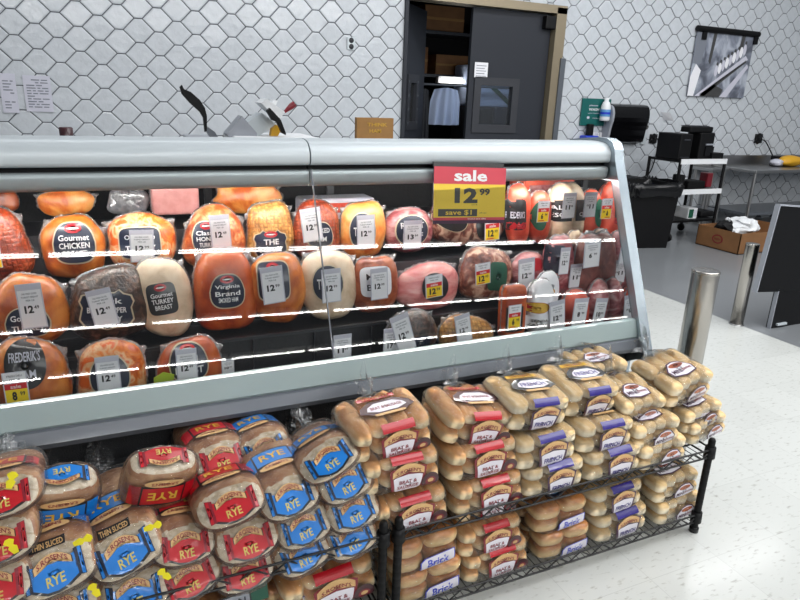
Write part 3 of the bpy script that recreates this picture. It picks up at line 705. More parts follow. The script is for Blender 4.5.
# bollards
def bollard(name, x, y, r, h, lab):
    t = empty(name, (x, y, 0)); tag(t, lab, 'bollard', 'steel bollards by the deli case')
    m = MB(); m.lathe([(0, 0), (r, 0), (r, h - .008)], 'steel', 40); m.build('post', t)
    m = MB(); m.lathe([(r, h - .008), (r * 1.03, h - .006), (r * 1.03, h), (r * .96, h + .004), (r * .8, h + .002), (0, h + .002)], 'steel', 40); m.build('cap', t)
    m = MB(); m.lathe([(r + .006, 0), (r + .006, .006), (r, .008)], 'steel_soft', 40); m.build('floor_collar', t)
a, b = at(692, 270, 1.72), at(718, 272, 1.72)
bollard('bollard', (a.x + b.x) / 2 + .005, 1.72, (b.x - a.x) / 2 * .70, (a.z + b.z) / 2, 'thick polished steel bollard at the near end of the bread rack')
a, b = at(747, 244, 2.97), at(759, 244, 2.97)
bollard('bollard', (a.x + b.x) / 2, 2.97, (b.x - a.x) / 2 * .72, (a.z + b.z) / 2, 'thinner steel bollard farther away where white floor meets grey')

# ================================================================== DELI CASE
XL, XE = -1.25, 1.858
XS = (at(310, 185, 2.03).x + at(335, 388, 1.79).x) / 2
case = empty('deli_case', (0.3, 2.2, 0)); tag(case, 'long refrigerated deli case with sloped glass front and rounded pale hood', 'display case')
def cp(mb, name, par=None):
    o = mb.build(name, case)
    o.location = -Vector(case.location)
    return o
def smooth_prof(pts, n=4):
    out = []; N = len(pts)
    for i in range(N):
        p0, p1, p2 = pts[i - 1], pts[i], pts[(i + 1) % N]
        a = (p1[0] * .6 + p0[0] * .4, p1[1] * .6 + p0[1] * .4); b = (p1[0] * .6 + p2[0] * .4, p1[1] * .6 + p2[1] * .4)
        for k in range(n + 1):
            t = k / n; out.append(tuple((1 - t) ** 2 * a[j] + 2 * t * (1 - t) * p1[j] + t * t * b[j] for j in (0, 1)))
    return out
hoodp = smooth_prof([(2.34, 1.312), (2.31, 1.337), (2.15, 1.352), (2.07, 1.347), (2.036, 1.318), (2.034, 1.276), (2.06, 1.268), (2.34, 1.275)])
lowp = smooth_prof([(2.3, 1.205), (2.3, 1.255), (2.055, 1.256), (2.043, 1.248), (2.046, 1.215), (2.062, 1.202), (2.1, 1.199)])
for x0, x1 in ((XL, XS - .0025), (XS + .0025, XE)):
    m = MB(); m.prism(hoodp, x0, x1, 'case_light', smooth=True); cp(m, 'hood')
    m = MB(); m.prism(lowp, x0, x1, 'case_metal', smooth=True); cp(m, 'lamp_canopy')
    m = MB(); m.box(x0, x1, 2.075, 2.3, 1.25, 1.275, 'black'); cp(m, 'hood_gap')
    # glass pane, 5 mm thick, leaning back
    ya, za, yb, zb2 = 1.779, .672, 2.033, 1.262
    d = Vector((0, yb - ya, zb2 - za)).normalized(); nn = Vector((0, -d.z, d.y)) * .0
    m = MB(); m.add([(x0 + .002, ya, za), (x1 - .002, ya, za), (x1 - .002, yb, zb2), (x0 + .002, yb, zb2)], [(0, 1, 2, 3)], 'case_glass'); cp(m, 'glass_pane')
# thin dark joint between the panes
m = MB(); m.add([(XS - .002, 1.779, .67), (XS + .002, 1.779, .67), (XS + .002, 2.027, 1.26), (XS - .002, 2.027, 1.26)] + [(XS - .002, 1.785, .67), (XS + .002, 1.785, .67), (XS + .002, 2.033, 1.26), (XS - .002, 2.033, 1.26)],
                 [(0, 1, 2, 3), (4, 7, 6, 5), (0, 3, 7, 4), (1, 5, 6, 2)], 'case_low'); cp(m, 'glass_joint')
m = MB(); m.prism([(1.772, .690), (1.79, .694), (1.80, .60), (1.78, .56), (1.752, .628)], XL, XE, 'case_grey'); cp(m, 'front_panel')
m = MB(); m.prism([(1.756, .622), (1.744, .618), (1.738, .606), (1.729, .588), (1.733, .573), (1.76, .563), (1.80, .56), (1.80, .60)], XL, XE, 'case_low'); cp(m, 'bumper_rail')
m = MB(); m.prism([(1.80, .56), (1.80, .47), (1.786, .466), (1.786, .452), (1.80, .448), (1.80, .02), (2.6, .02), (2.6, .5), (2.2, .54)], XL, XE, 'black_panel'); cp(m, 'lower_body')
m = MB(); m.prism([(1.8, .56), (1.8, .60), (1.815, .60), (1.82, .56), (2.04, .56), (2.06, .70), (2.22, .70), (2.245, .87), (2.43, .87), (2.45, 1.0), (2.70, 1.0), (2.70, .52), (1.82, .52)], XL, XE - .002, 'deck'); cp(m, 'display_deck')
m = MB(); m.prism([(2.228, .71), (2.244, .868), (2.24, .868), (2.224, .71)], XL, XE - .002, 'riser')
for i in range(14):
    x = -1.1 + i * .215; m.box(x, x + .003, 2.035, 2.05, .57, .69, 'riser')
m.prism([(2.046, .70), (2.056, .702), (2.056, .69), (2.046, .69)], XL, XE - .002, 'riser'); m.prism([(2.432, .87), (2.449, 1.0), (2.442, 1.0), (2.425, .87)], XL, XE - .002, 'riser'); cp(m, 'step_riser')
m = MB(); m.box(XL, XE, 2.70, 2.76, .5, 1.2, 'black_soft'); m.box(XL, XE, 2.3, 2.76, 1.2, 1.24, 'black_soft')
for i in range(7):
    x = -1.2 + i * .52; m.box(x, x + .03, 2.685, 2.70, 1.0, 1.2, 'riser'); 
m.box(XL, XE, 2.685, 2.7, 1.18, 1.2, 'riser'); cp(m, 'rear_doors')
m = MB(); side = [(2.76, .02), (2.76, 1.24), (2.34, 1.33), (2.12, 1.36), (2.06, 1.355), (2.03, 1.33), (2.02, 1.28), (1.715, .55), (1.80, .5), (1.80, .02)]
m.prism(side, XE + .006, XE + .03, 'trim_metal'); cp(m, 'end_panel'); m = MB(); m.prism(side, XL - .03, XL, 'trim_metal'); cp(m, 'end_panel')
m = MB(); m.prism([(2.70, .56), (2.70, 1.2), (2.02, 1.2), (1.80, .69), (1.81, .58)], XE, XE + .005, 'mirror'); cp(m, 'mirror_panel')
# rounded end trim following the glass
path = [(2.30, 1.345), (2.2, 1.358), (2.12, 1.366), (2.07, 1.364), (2.035, 1.35), (2.018, 1.325), (2.008, 1.285), (1.95, 1.15), (1.83, .87), (1.706, .572), (1.70, .545)]
m = MB(); v = []; f = []
for i, (y, z) in enumerate(path):
    a = Vector(path[max(i - 1, 0)]); b = Vector(path[min(i + 1, len(path) - 1)]); d = (b - a).normalized(); nr = Vector((d.y, -d.x)) * .036
    if nr.x < 0 and i > 4: nr = -nr
    nr = Vector((-d.y, d.x)) * -.036
    q = Vector((y, z)); q2 = q + Vector((-d.y, d.x)) * .034
    v += [(XE - .004, q.x, q.y), (XE + .042, q.x, q.y), (XE + .042, q2.x, q2.y), (XE - .004, q2.x, q2.y)]
for i in range(len(path) - 1):
    for k in range(4): f.append((i * 4 + k, i * 4 + (k + 1) % 4, i * 4 + 4 + (k + 1) % 4, i * 4 + 4 + k))
f += [(0, 1, 2, 3), tuple(range(len(v) - 4, len(v)))]
m.add(v, f, 'trim_metal'); cp(m, 'end_trim')
m = MB(); m.tube([(XL + .05, 2.2, 1.1925), (XE - .05, 2.2, 1.1925)], .006, 'case_tube', 8); cp(m, 'case_lamp')
m = MB(); m.tube([(XL + .05, 1.845, .60), (XE - .05, 1.845, .60)], .004, 'case_low', 6); cp(m, 'tray_rail')

# ------------------------------------------------------------------ price tags
def split_price(p): return p[:-2], p[-2:]
def price_tag(px, Y, price, lab, roll=0, kind='white', lines=3, group='price tags in the deli case', lean=0):
    a, b = at(px[0], (px[1] + px[3]) / 2, Y), at(px[2], (px[1] + px[3]) / 2, Y); c, d = at((px[0] + px[2]) / 2, px[1], Y), at((px[0] + px[2]) / 2, px[3], Y)
    w, h = (b.x - a.x) / 2, (c.z - d.z) / 2; cx, cz = (a.x + b.x) / 2, (c.z + d.z) / 2
    t = empty('price_tag', (cx, Y, cz - h), (-lean, R(roll), 0)); tag(t, lab, 'price tag', group)
    m = MB(); m.box(-w * 1.06, w * 1.06, 0, .0016, -h * .02, 2 * h * 1.0 + h * .28 * (kind == 'white'), 'sleeve'); m.build('sleeve', t)
    D = Dec(lambda u, v, o=0: (u * w, -.0006 - o, h + v * h))
    big, ct = split_price(price)
    if kind == 'white':
        D.rect(-.95, .95, -.96, .96, 'white_paper', 0, 1, 1); D.build('paper', t)
        D = Dec(D.fn)
        for i in range(lines): D.text(['DELI FRESH SLICED', 'TURKEY BREAST', 'PER LB'][i] if i < 3 else 'LB', 0, .78 - i * .17, [1.2, 1.4, .7][i], .09, 'grey_print', .0008)
        D.text(big, -.22, -.02, .74 if len(big) > 1 else .4, .4, 'ink', .0008, bold=.04); D.text(ct, .42, .07, .4, .18, 'ink', .0008)
    else:
        D.rect(-.95, .95, .32, .97, 'white_paper', 0, 1, 1); D.build('paper', t)
        D = Dec(D.fn); D.rect(-.95, .95, -.04, .32, 'tag_red', 0, 1, 1); D.text('sale', 0, .14, .9, .22, 'white_ink', .0008); D.build('sale_band', t)
        D = Dec(D.fn); D.rect(-.95, .95, -.97, -.04, 'tag_yellow', 0, 1, 1); D.build('yellow_panel', t)
        D = Dec(D.fn); D.text('FRESH DELI', 0, .78, 1.3, .12, 'grey_print', .0008); D.text('PER LB', 0, .56, .9, .1, 'grey_print', .0008)
        D.text(big, -.2, -.44, .8 if len(big) > 1 else .42, .55, 'ink', .0008, bold=.045); D.text(ct, .5, -.32, .45, .25, 'ink', .0008); D.rect(-.8, .2, -.9, -.82, 'tag_red', .0008, 1, 1)
    D.build('lettering', t); return t

# ------------------------------------------------------------------ meats
def label_on(t, body, u0, u1, v0, v1, shape, col, texts, zoff, logo=None, rim='label_rim', tcol='white_ink', clipz=None):
    def fn(u, v, o=0):
        x, y, z = body.front(u, v, .0035 + o); return (x, y, z + zoff)
    cu, cv, w, h = (u0 + u1) / 2, (v0 + v1) / 2, (u1 - u0) / 2, (v1 - v0) / 2
    def outl(k):
        if shape == 'oval': return ell(cu, cv, w * k, h * k, 28, 2.2)
        if shape == 'rect': return ell(cu, cv, w * k, h * k, 32, 5)
        if shape == 'arch': return [(cu + x * w * k * (1 - .22 * max(0, y)), cv + y * h * k) for x, y in ell(0, 0, 1, 1, 32, 3)]
        if shape == 'shield':
            pts = [(-.45, 1.0), (-.3, .86), (.3, .86), (.45, 1.0), (.62, .8), (.9, .7), (1, .4), (.9, .1), (1, -.5), (.8, -.85), (.3, -.9), (0, -1), (-.3, -.9), (-.8, -.85), (-1, -.5), (-.9, .1), (-1, .4), (-.9, .7), (-.62, .8)]
            return [(cu + x * w * k, cv + y * h * k) for x, y in dense(pts, .25)]
        if shape == 'band': return [(cu + x * w * k, cv + y * h * k) for x, y in dense([(-1, -1), (1, -1), (1, 1), (-1, 1)], .25)]
    D = Dec(fn)
    if rim: D.poly(outl(1.07), rim, 0)
    D.poly(outl(1.0), col, .0012)
    lb = D.build('label', t)
    D = Dec(fn); n = len(texts)
    if logo: D.poly(ell(cu, v1 - h * .28, w * .42, h * .24, 18), 'label_red', .0022, 2); D.poly(ell(cu, v1 - h * .28, w * .3, h * .05, 12), 'white_ink', .003, 1)
    top = .45 if logo else .7
    for i, s_ in enumerate(texts):
        vv = cv + h * (top - (i + .5) * (top + .72) / n)
        wd = min(1.5, .32 * len(s_)) * w * (.78 if abs(top - (i + .5) * (top + .72) / n) > .45 else 1)
        D.text(s_, cu, vv, wd, min(h * 1.05 / (n + .6), wd * .45), tcol, .0024)
    o = D.build('lettering', lb); return lb
def meat(px, Y, matn, lab, cat='lunch meat', p=2.3, q=2.2, taper=0.0, dep=.62, lump=.13, roll=0, lean=10, labels=(), rim=True, name='deli_meat', seed=None, group='wrapped meats in the deli case', flatz=None):
    seed = px[0] * .13 + px[1] * .29 if seed is None else seed
    mx_, my = (px[0] + px[2]) / 2, (px[1] + px[3]) / 2
    a, b = at(px[0], my, Y), at(px[2], my, Y); c, d = at(mx_, px[1], Y), at(mx_, px[3], Y)
    w, h = (b.x - a.x) / 2, (c.z - d.z) / 2
    dd = min(w, h) * 2 * dep / 2 if dep > 0 else -dep
    B = Blob(w * .97, h * .98, dd, p, q, taper, lump, seed)
    t = empty(name, ((a.x + b.x) / 2, Y, (c.z + d.z) / 2 - h), (-R(lean), R(roll), 0)); tag(t, lab, cat, group)
    v, f = B.mesh(); m = MB(); m.add([(x, y, z + h) for x, y, z in v], f, matn, None, True); m.build('meat_body', t)
    Yf = Y - B.c
    for L in labels:
        lp = L['px']; my2 = (lp[1] + lp[3]) / 2; mx2 = (lp[0] + lp[2]) / 2
        a2, b2 = at(lp[0], my2, Yf), at(lp[2], my2, Yf); c2, d2 = at(mx2, lp[1], Yf), at(mx2, lp[3], Yf)
        cx, cz = t.location.x, t.location.z + h
        label_on(t, B, a2.x - cx, b2.x - cx, d2.z - cz, c2.z - cz, L.get('s', 'oval'), L.get('c', 'navy'), L.get('t', ()), h, L.get('logo'), L.get('rim', 'label_rim'), L.get('tc', 'white_ink'))
    if rim:
        rr = random.Random(int(seed * 10)); m = MB(); vs = []; fs = []; n = 60
        e1, e2 = rr.uniform(.35, .8), rr.uniform(2.3, 2.8)
        for i in range(n + 1):
            ph = R(-15) + R(210) * i / n; cc, sn = math.cos(ph), math.sin(ph)
            ear = .16 * math.exp(-((ph - e1) / .09) ** 2) + .14 * math.exp(-((ph - e2) / .1) ** 2)
            k = 1.035 + rr.uniform(-.01, .022) + ear
            ox = math.copysign(abs(cc) ** (2 / p), cc); oz = math.copysign(abs(sn) ** (2 / p), sn)
            z = oz * B.b; x = ox * B.a * (1 - taper * oz); kk = B.k(x, z)
            for g, yy in ((.97, -.006), (k, rr.uniform(-.006, .006) - ear * .05), (.97, .006)): vs.append((x * kk * g, yy, z * kk * g + h))
        for i in range(n):
            for j in (0, 1): fs.append((i * 3 + j, i * 3 + 3 + j, i * 3 + 4 + j, i * 3 + 1 + j))
        m.add(vs, fs, 'wrap_film', None, True); m.build('wrapper_seam', t)
    t['front'] = 0; del t['front']
    t2 = (Y - math.sqrt((B.c) ** 2 + 0 * (h * math.sin(R(lean))) ** 2))
    return t, t2
T1, T2, T3, T0 = 2.31, 2.12, 1.945, 2.56
def M_(*a, tags=(), **k):
    t, yf = meat(*a, **k)
    for g in tags:
        price_tag(g[0], yf - .012, g[1], g[2], *(g[3:4] or (0,)), kind=(g[4] if len(g) > 4 else 'white'))
# back row
M_((-14, 188, 20, 214), T0, 'meat_brown', 'small brown roast lying at the back of the case, at the left edge', labels=())
M_((36, 189, 95, 217), T0, 'meat_peach', 'pale golden oval chicken roll lying alone on the back ledge', lean=0, p=2.5)
M_((106, 187, 150, 216), T0, 'grey_film', 'greyish wrapped meat in crinkled film on the back ledge, left of the pink block', lean=0, p=3, rim=False)
M_((150, 185, 199, 214), T0 - .02, 'meat_block', 'flat pale pink ham block wrapped in film on the back ledge', lean=0, p=9, q=8, lump=.01)
M_((213, 183, 278, 214), T0, 'meat_peach', 'lumpy golden chicken pack in clear film on the back ledge', lean=0, p=3, lump=.3)
def flatpack(px, Y, name, lab, cols):
    a, b = at(px[0], px[3], Y), at(px[2], px[1], Y); z0 = 1.0
    t = empty(name, ((a.x + b.x) / 2, Y, z0)); tag(t, lab, 'meat pack', 'wrapped meats in the deli case'); w = (b.x - a.x) / 2
    m = MB(); m.bbox(-w, w, -.04, .08, 0, b.z - z0, .012, cols[0]); m.build('pack_body', t)
    m = MB(); m.box(-w * .75, w * .9, -.043, -.04, (b.z - z0) * .35, (b.z - z0) * .8, cols[1]); m.build('pack_label', t)
flatpack((300, 196, 372, 207), T0 - .04, 'flat_meat_pack', 'flat orange and white meat pack on the back ledge behind the tags', ('sleeve', 'meat_red'))
flatpack((518, 176, 566, 189), 2.45, 'flat_meat_pack', 'long reddish meat pack lying flat behind the upright sausages', ('meat_red', 'meat_pinkdark'))
# tier 1
M_((-28, 207, 38, 281), T1, 'meat_net', 'netted dark orange ham cut by the left picture edge, upper shelf', taper=.15, roll=-8, labels=[dict(px=(-20, 225, 3, 268), c='label_black', s='oval')], tags=[((-14, 246, 1, 268), '899', 'sale tag at the left picture edge on the netted ham', 0, 'sale')])
M_((40, 214, 107, 280), T1, 'meat_orange', 'orange-brown chicken breast with arched navy label and no price tag, upper shelf', taper=.12, p=2.5, labels=[dict(px=(53, 227, 95, 267), s='arch', logo=1, t=('Gourmet', 'CHICKEN', 'BREAST'))])
M_((106, 212, 178, 273), T1, 'meat_glaze', 'bright orange glazed turkey breast, third from left on the upper shelf', taper=.05, p=2.7, labels=[dict(px=(120, 232, 161, 262), s='rect', t=('Oven Style', 'TURKEY'))], tags=[((130, 234, 153, 262), '1299', 'white 12.99 tag on the bright orange glazed turkey', 2)])
M_((182, 205, 246, 268), T1, 'meat_honey', 'mottled orange honey turkey between the glazed and golden netted ones, upper shelf', taper=.16, labels=[dict(px=(194, 226, 222, 256), s='arch', logo=1, t=('Classic', 'HONEY', 'TURKEY'))], tags=[((212, 219, 231, 249), '1249', 'white tag on the mottled orange honey turkey', -3)])
M_((246, 203, 294, 262), T1, 'meat_gold', 'golden netted turkey with navy label low on its front, upper shelf', p=3.2, labels=[dict(px=(256, 234, 288, 260), s='shield', logo=1, t=('THE', 'TURKEY'))])
M_((293, 199, 341, 258), T1, 'meat_net', 'dark red-brown netted ham behind the glass joint, upper shelf', taper=.1, p=2.6, labels=[dict(px=(309, 226, 334, 250), s='arch', t=('SMOKED', 'HAM'))], tags=[((304, 212, 323, 241), '1299', 'tilted white tag on the dark netted ham at the glass joint', -7)])
M_((341, 200, 387, 258), T1, 'meat_peach', 'tall peach-orange turkey breast just right of the glass joint, upper shelf', p=2.7, labels=[dict(px=(353, 217, 377, 252), s='oval', t=('TURKEY',))], tags=[((358, 219, 375, 247), '1299', 'white tag on the tall peach-orange turkey', -2)])
M_((386, 206, 434, 254), T1, 'meat_pinkdark', 'round pink marbled beef with a 13 dollar tag, upper shelf', labels=[dict(px=(399, 219, 430, 248), s='oval', t=('ROAST', 'BEEF'))], tags=[((404, 224, 421, 249), '1399', 'white 13.99 tag on the round pink beef')])
M_((424, 192, 470, 245), T1, 'meat_marble', 'mottled brown roast half hidden behind the sale sign', roll=20, labels=[dict(px=(432, 214, 462, 236), c='label_black', s='oval')])
M_((462, 208, 505, 245), T1, 'meat_marble', 'brown marbled roast peeking out under the sale sign', labels=[dict(px=(478, 215, 502, 243), c='label_black', s='oval', rim=None)], tags=[((486, 215, 500, 240), '1299', 'sale tag showing just below the sale sign', -3, 'sale')])
CH = 2.27
M_((508, 183, 530, 244), CH, 'meat_red', 'upright red chub with black shield label right of the sale sign', p=3.2, lean=6, dep=.9, name='meat_chub', labels=[dict(px=(511, 201, 528, 232), s='rect', c='label_black', rim=None, t=("FREDERIK'S", '', '')[:1], tc='sleeve'), dict(px=(513, 224, 527, 231), s='rect', c='label_red', rim=None)])
M_((530, 189, 550, 244), CH, 'meat_red', 'upright red chub with green label foot and sale tag', p=3.0, lean=6, dep=.9, name='meat_chub', labels=[dict(px=(537, 203, 549, 232), s='oval', c='label_green', rim=None)], tags=[((538, 201, 549, 222), '699', 'sale tag on the upright red chub', 0, 'sale')])
M_((548, 181, 576, 250), CH, 'meat_cream', 'upright pale chub with black band label beside the mirrored case end', p=3.0, lean=6, dep=.9, name='meat_chub', labels=[dict(px=(549, 203, 575, 224), s='band', c='label_black', rim=None, t=('AL', 'FRESCO'))], tags=[((563, 196, 575, 218), '1199', 'white tag on the upright pale chub by the mirrored end')])
# tier 2
M_((-10, 274, 69, 346), T2, 'meat_orange', 'large orange turkey breast with white tag, left end of the middle shelf', taper=.14, labels=[dict(px=(5, 313, 50, 342), s='arch', t=('Gourmet', 'TURKEY'))], tags=[((20, 289, 45, 328), '1249', 'large white tag on the orange turkey, left end of the middle shelf', -2)])
M_((64, 268, 149, 342), T2, 'meat_pepper', 'black peppered turkey with gold-edged navy label, middle shelf', p=2.6, roll=4, labels=[dict(px=(77, 297, 131, 335), s='shield', t=('Black', 'BLACK PEPPER', 'TURKEY'))], tags=[((94, 293, 118, 326), '1249', 'tilted white tag on the black peppered turkey', -9)])
M_((139, 259, 197, 337), T2, 'meat_cream', 'cream white turkey breast with black label and no tag, middle shelf', taper=.02, p=2.8, roll=-6, labels=[dict(px=(153, 287, 183, 318), s='rect', c='label_black', logo=1, rim=None, t=('Gourmet', 'TURKEY', 'BREAST'))])
M_((193, 252, 258, 331), T2, 'meat_rust', 'deep orange ham with arched navy label and folded film top, middle shelf', p=2.9, taper=.1, labels=[dict(px=(212, 280, 246, 312), s='arch', logo=1, t=('Virginia', 'Brand', 'SMOKED HAM'))])
M_((249, 254, 307, 323), T2, 'meat_orange', 'light brown turkey with tag over its navy label, left of the cream and pink one', p=2.7, labels=[dict(px=(261, 267, 291, 304), s='rect', logo=1)], tags=[((264, 271, 285, 303), '1299', 'tilted white tag on the light brown turkey, middle shelf', -5)])
M_((302, 250, 358, 319), T2, 'meat_cream', 'cream turkey with pinkish top behind the glass joint, middle shelf', p=3.0, labels=[dict(px=(316, 271, 345, 305), s='oval', t=('TURKEY',))], tags=[((323, 273, 341, 302), '1299', 'white tag on the cream turkey behind the glass joint', -2)])
M_((352, 256, 399, 312), T2, 'meat_brown', 'reddish brown roast with pale square label, middle shelf', p=3.0, taper=.06, labels=[dict(px=(364, 271, 394, 300), s='rect', c='white_paper', rim=None, t=('MILD', 'BEEF'), tc='ink')], tags=[((372, 272, 388, 299), '1299', 'white tag over the pale label of the reddish brown roast', -3)])
M_((396, 264, 461, 310), T2, 'meat_pink', 'wide round pink ham with a sale tag, middle shelf', p=2.3, labels=[dict(px=(424, 277, 450, 304), s='oval', c='label_black', rim=None), ], tags=[((427, 275, 443, 297), '1299', 'sale tag on the wide pink ham', -5, 'sale')])
M_((457, 248, 511, 302), T2, 'meat_marble', 'large marbled brown roast with dark green label and sale tag, middle shelf', p=2.5, roll=6, labels=[dict(px=(488, 266, 507, 294), s='rect', c='label_green', rim=None, t=())], tags=[((477, 263, 491, 284), '1299', 'sale tag on the large marbled roast, middle shelf', -6, 'sale')])
M_((509, 253, 549, 293), T2, 'meat_pinkdark', 'small pink ham behind the white sausage, middle shelf', labels=[dict(px=(526, 262, 546, 274), s='rect', c='label_red', rim=None)], tags=[((520, 262, 535, 288), '1299', 'tilted white tag on the small pink ham', -5)])
M_((546, 236, 572, 300), 2.08, 'meat_pinkdark', 'tall pink chub with navy label standing near the mirrored end, middle shelf', p=3, lean=4, dep=.9, name='meat_chub', labels=[dict(px=(554, 248, 569, 275), s='rect', rim=None)], tags=[((560, 251, 569, 274), '1299', 'narrow white tag on the tall pink chub')])
M_((566, 230, 580, 262), 2.12, 'meat_cream', 'thin white chub between the pink and the dark sausage, middle shelf', p=3, lean=0, dep=.9, name='meat_chub')
M_((573, 236, 603, 330), 2.045, 'meat_salami', 'tall dark salami chub against the mirrored end of the case', p=3.4, lean=3, dep=.8, name='meat_chub', tags=[((585, 243, 600, 267), '699', 'white 6.99 tag on the tall dark salami', -3)])
price_tag((570, 267, 583, 287), 2.02, '1199', 'white 11.99 tag below the pink chub', 0)
# tier 3
M_((-14, 338, 71, 418), T3, 'meat_orange', 'large orange ham with black oval label, left end of the lowest shelf', taper=.16, labels=[dict(px=(2, 349, 46, 396), s='oval', c='label_black', rim=None, t=("FREDERIK'S", 'HAM'), tc='sleeve')], tags=[((4, 372, 28, 405), '899', 'large 8.99 sale tag on the orange ham, lowest shelf', 0, 'sale')])
M_((76, 342, 149, 412), T3, 'meat_glaze', 'yellow-orange roast chicken with navy label, second on the lowest shelf', p=2.5, labels=[dict(px=(90, 364, 130, 398), s='arch', t=('H', 'T'))], tags=[((97, 361, 120, 394), '1249', 'white tag on the yellow-orange chicken, lowest shelf')])
M_((156, 339, 223, 402), T3, 'meat_rust', 'red-brown glazed ham with arched navy label, lowest shelf', p=2.5, labels=[dict(px=(171, 351, 209, 385), s='arch', logo=1, t=('', 'HAM', 'ROAST') [1:])], tags=[((177, 353, 197, 382), '1249', 'white tag on the red-brown ham, lowest shelf')])
a = at(164, 379, 1.87); m = MB(); m.add([(a.x + x, a.y, a.z + z) for x, z in ((-.03, -.02), (.025, -.02), (.03, .01), (.0, .022), (-.028, .008))] + [(a.x + x, a.y + .002, a.z + z) for x, z in ((-.03, -.02), (.025, -.02), (.03, .01), (.0, .022), (-.028, .008))], [(0, 1, 2, 3, 4), (9, 8, 7, 6, 5), (0, 5, 6, 1), (1, 6, 7, 2), (2, 7, 8, 3), (3, 8, 9, 4), (4, 9, 5, 0)], 'lime')
tag(m.build('sticker'), 'small green and yellow sticker at the foot of the red-brown ham', 'sticker')
price_tag((222, 361, 234, 374), 1.93, '1099', 'small pinkish tag right of the red-brown ham, lowest shelf')
price_tag((334, 338, 351, 362), 1.90, '1199', 'white tag standing alone behind the tray near the glass joint')
price_tag((384, 332, 400, 358), 1.90, '1799', 'white tag standing left of the film-wrapped black meat')
M_((386, 312, 437, 356), T3, 'meat_pepper', 'small black meat in clear film, lowest shelf', p=2.3, lump=.12, labels=[dict(px=(412, 340, 432, 352), s='band', rim=None)], tags=[((400, 317, 417, 350), '1299', 'strongly tilted tag on the small black meat', -17)])
M_((437, 316, 492, 358), T3, 'meat_gold', 'tan sliced roll in clear film, lowest shelf', p=2.2, roll=8, tags=[((459, 317, 473, 341), '1299', 'tilted tag on the tan sliced roll', -12)])
M_((502, 285, 524, 338), T3, 'meat_rust', 'upright orange block of cheese-like meat with sale tag, lowest shelf', p=7, q=6, lean=4, lump=.02, labels=[dict(px=(507, 308, 523, 332), s='band', c='label_black', rim=None)], tags=[((509, 305, 521, 328), '699', 'sale tag on the upright orange block', -2, 'sale')])
def salami(px, Y, lab, T=True):
    M_(px, Y, 'white_paper', lab, p=2.6, lean=5, dep=.85, lump=.05, name='salami_chub', labels=[dict(px=(px[0] + 4, px[1] + (px[3] - px[1]) * .48, px[2] - 3, px[1] + (px[3] - px[1]) * .66), s='oval', c='gold_ink', rim='label_red', t=()),
        dict(px=(px[0] + 4, px[1] + (px[3] - px[1]) * .72, px[2] - 3, px[1] + (px[3] - px[1]) * .95), s='band', c='white_paper', rim=None, t=('GENOA', 'SALAMI'), tc='ink')] if T else [])
salami((528, 279, 553, 334), T3 - .02, 'white wrapped salami with yellow oval emblem, front of the lowest shelf')
salami((538, 271, 558, 310), T3 + .06, 'second white salami standing behind the first one')
price_tag((552, 304, 566, 330), 1.87, '1299', 'pale tag right of the white salami, lowest shelf', -8)
M_((562, 290, 588, 336), T3, 'meat_red', 'bright red meat pack with twisted film top, lowest shelf', p=2.6, lean=5, dep=.8, tags=[((573, 302, 586, 326), '899', 'white tag on the bright red meat pack', 2)])
M_((584, 281, 606, 332), T3 + .01, 'meat_pinkdark', 'pink meat in loose film at the right end of the lowest shelf', p=2.4, lean=5, dep=.8, roll=6, tags=[((593, 302, 604, 326), '1099', 'white tag at the right end of the lowest shelf', 5)])

# ------------------------------------------------------------------ sale sign hung on the glass
Ys = 1.985
a, b = at(436, 168, Ys), at(509, 166, Ys); c = at(440, 225, Ys)
w = b.x - a.x; h = a.z - c.z
t = empty('sale_sign', (a.x + w / 2, Ys, a.z - h), (R(-8), R(2), 0)); tag(t, 'red and yellow sale sign reading 12.99 hanging on the case front', 'sign')
m = MB(); m.box(-w / 2, w / 2, 0, .004, 0, h, 'label_plum'); m.build('sign_board', t)
fn = lambda u, v, o=0: (u * w, -.001 - o, v * h)
D = Dec(fn); D.rect(-.5, .5, .7, 1, 'sale_red', 0, 1, 1); D.rect(-.5, .5, .06, .11, 'sale_red', 0, 1, 1); D.build('red_header', t)
D = Dec(fn); D.rect(-.5, .5, .11, .7, 'sale_yellow', 0, 1, 1); D.build('yellow_field', t)
D = Dec(fn); D.rect(-.44, .1, .13, .26, 'ink_grey', .001, 1, 1); D.build('save_bar', t)
D = Dec(fn); D.text('sale', .0, .85, .46, .2, 'white_ink', .001, bold=.028); D.text('12', -.06, .5, .32, .27, 'ink_grey', .001, bold=.05); D.text('99', .2, .565, .15, .12, 'ink_grey', .001, bold=.04); D.text('save $1', -.16, .195, .36, .1, 'sale_yellow', .002, bold=.012)
D.text('per lb', .06, .335, .08, .02, 'ink_grey', .001); D.text('with card', .18, .19, .1, .02, 'ink_grey', .001); D.text('limited time offer', .1, .085, .26, .025, 'white_ink', .001); D.build('lettering', t)
m = MB(); m.box(-w / 2, w / 2 * .95, .004, .012, h, h + .016, 'ink_grey'); m.build('hanger_strip', t)

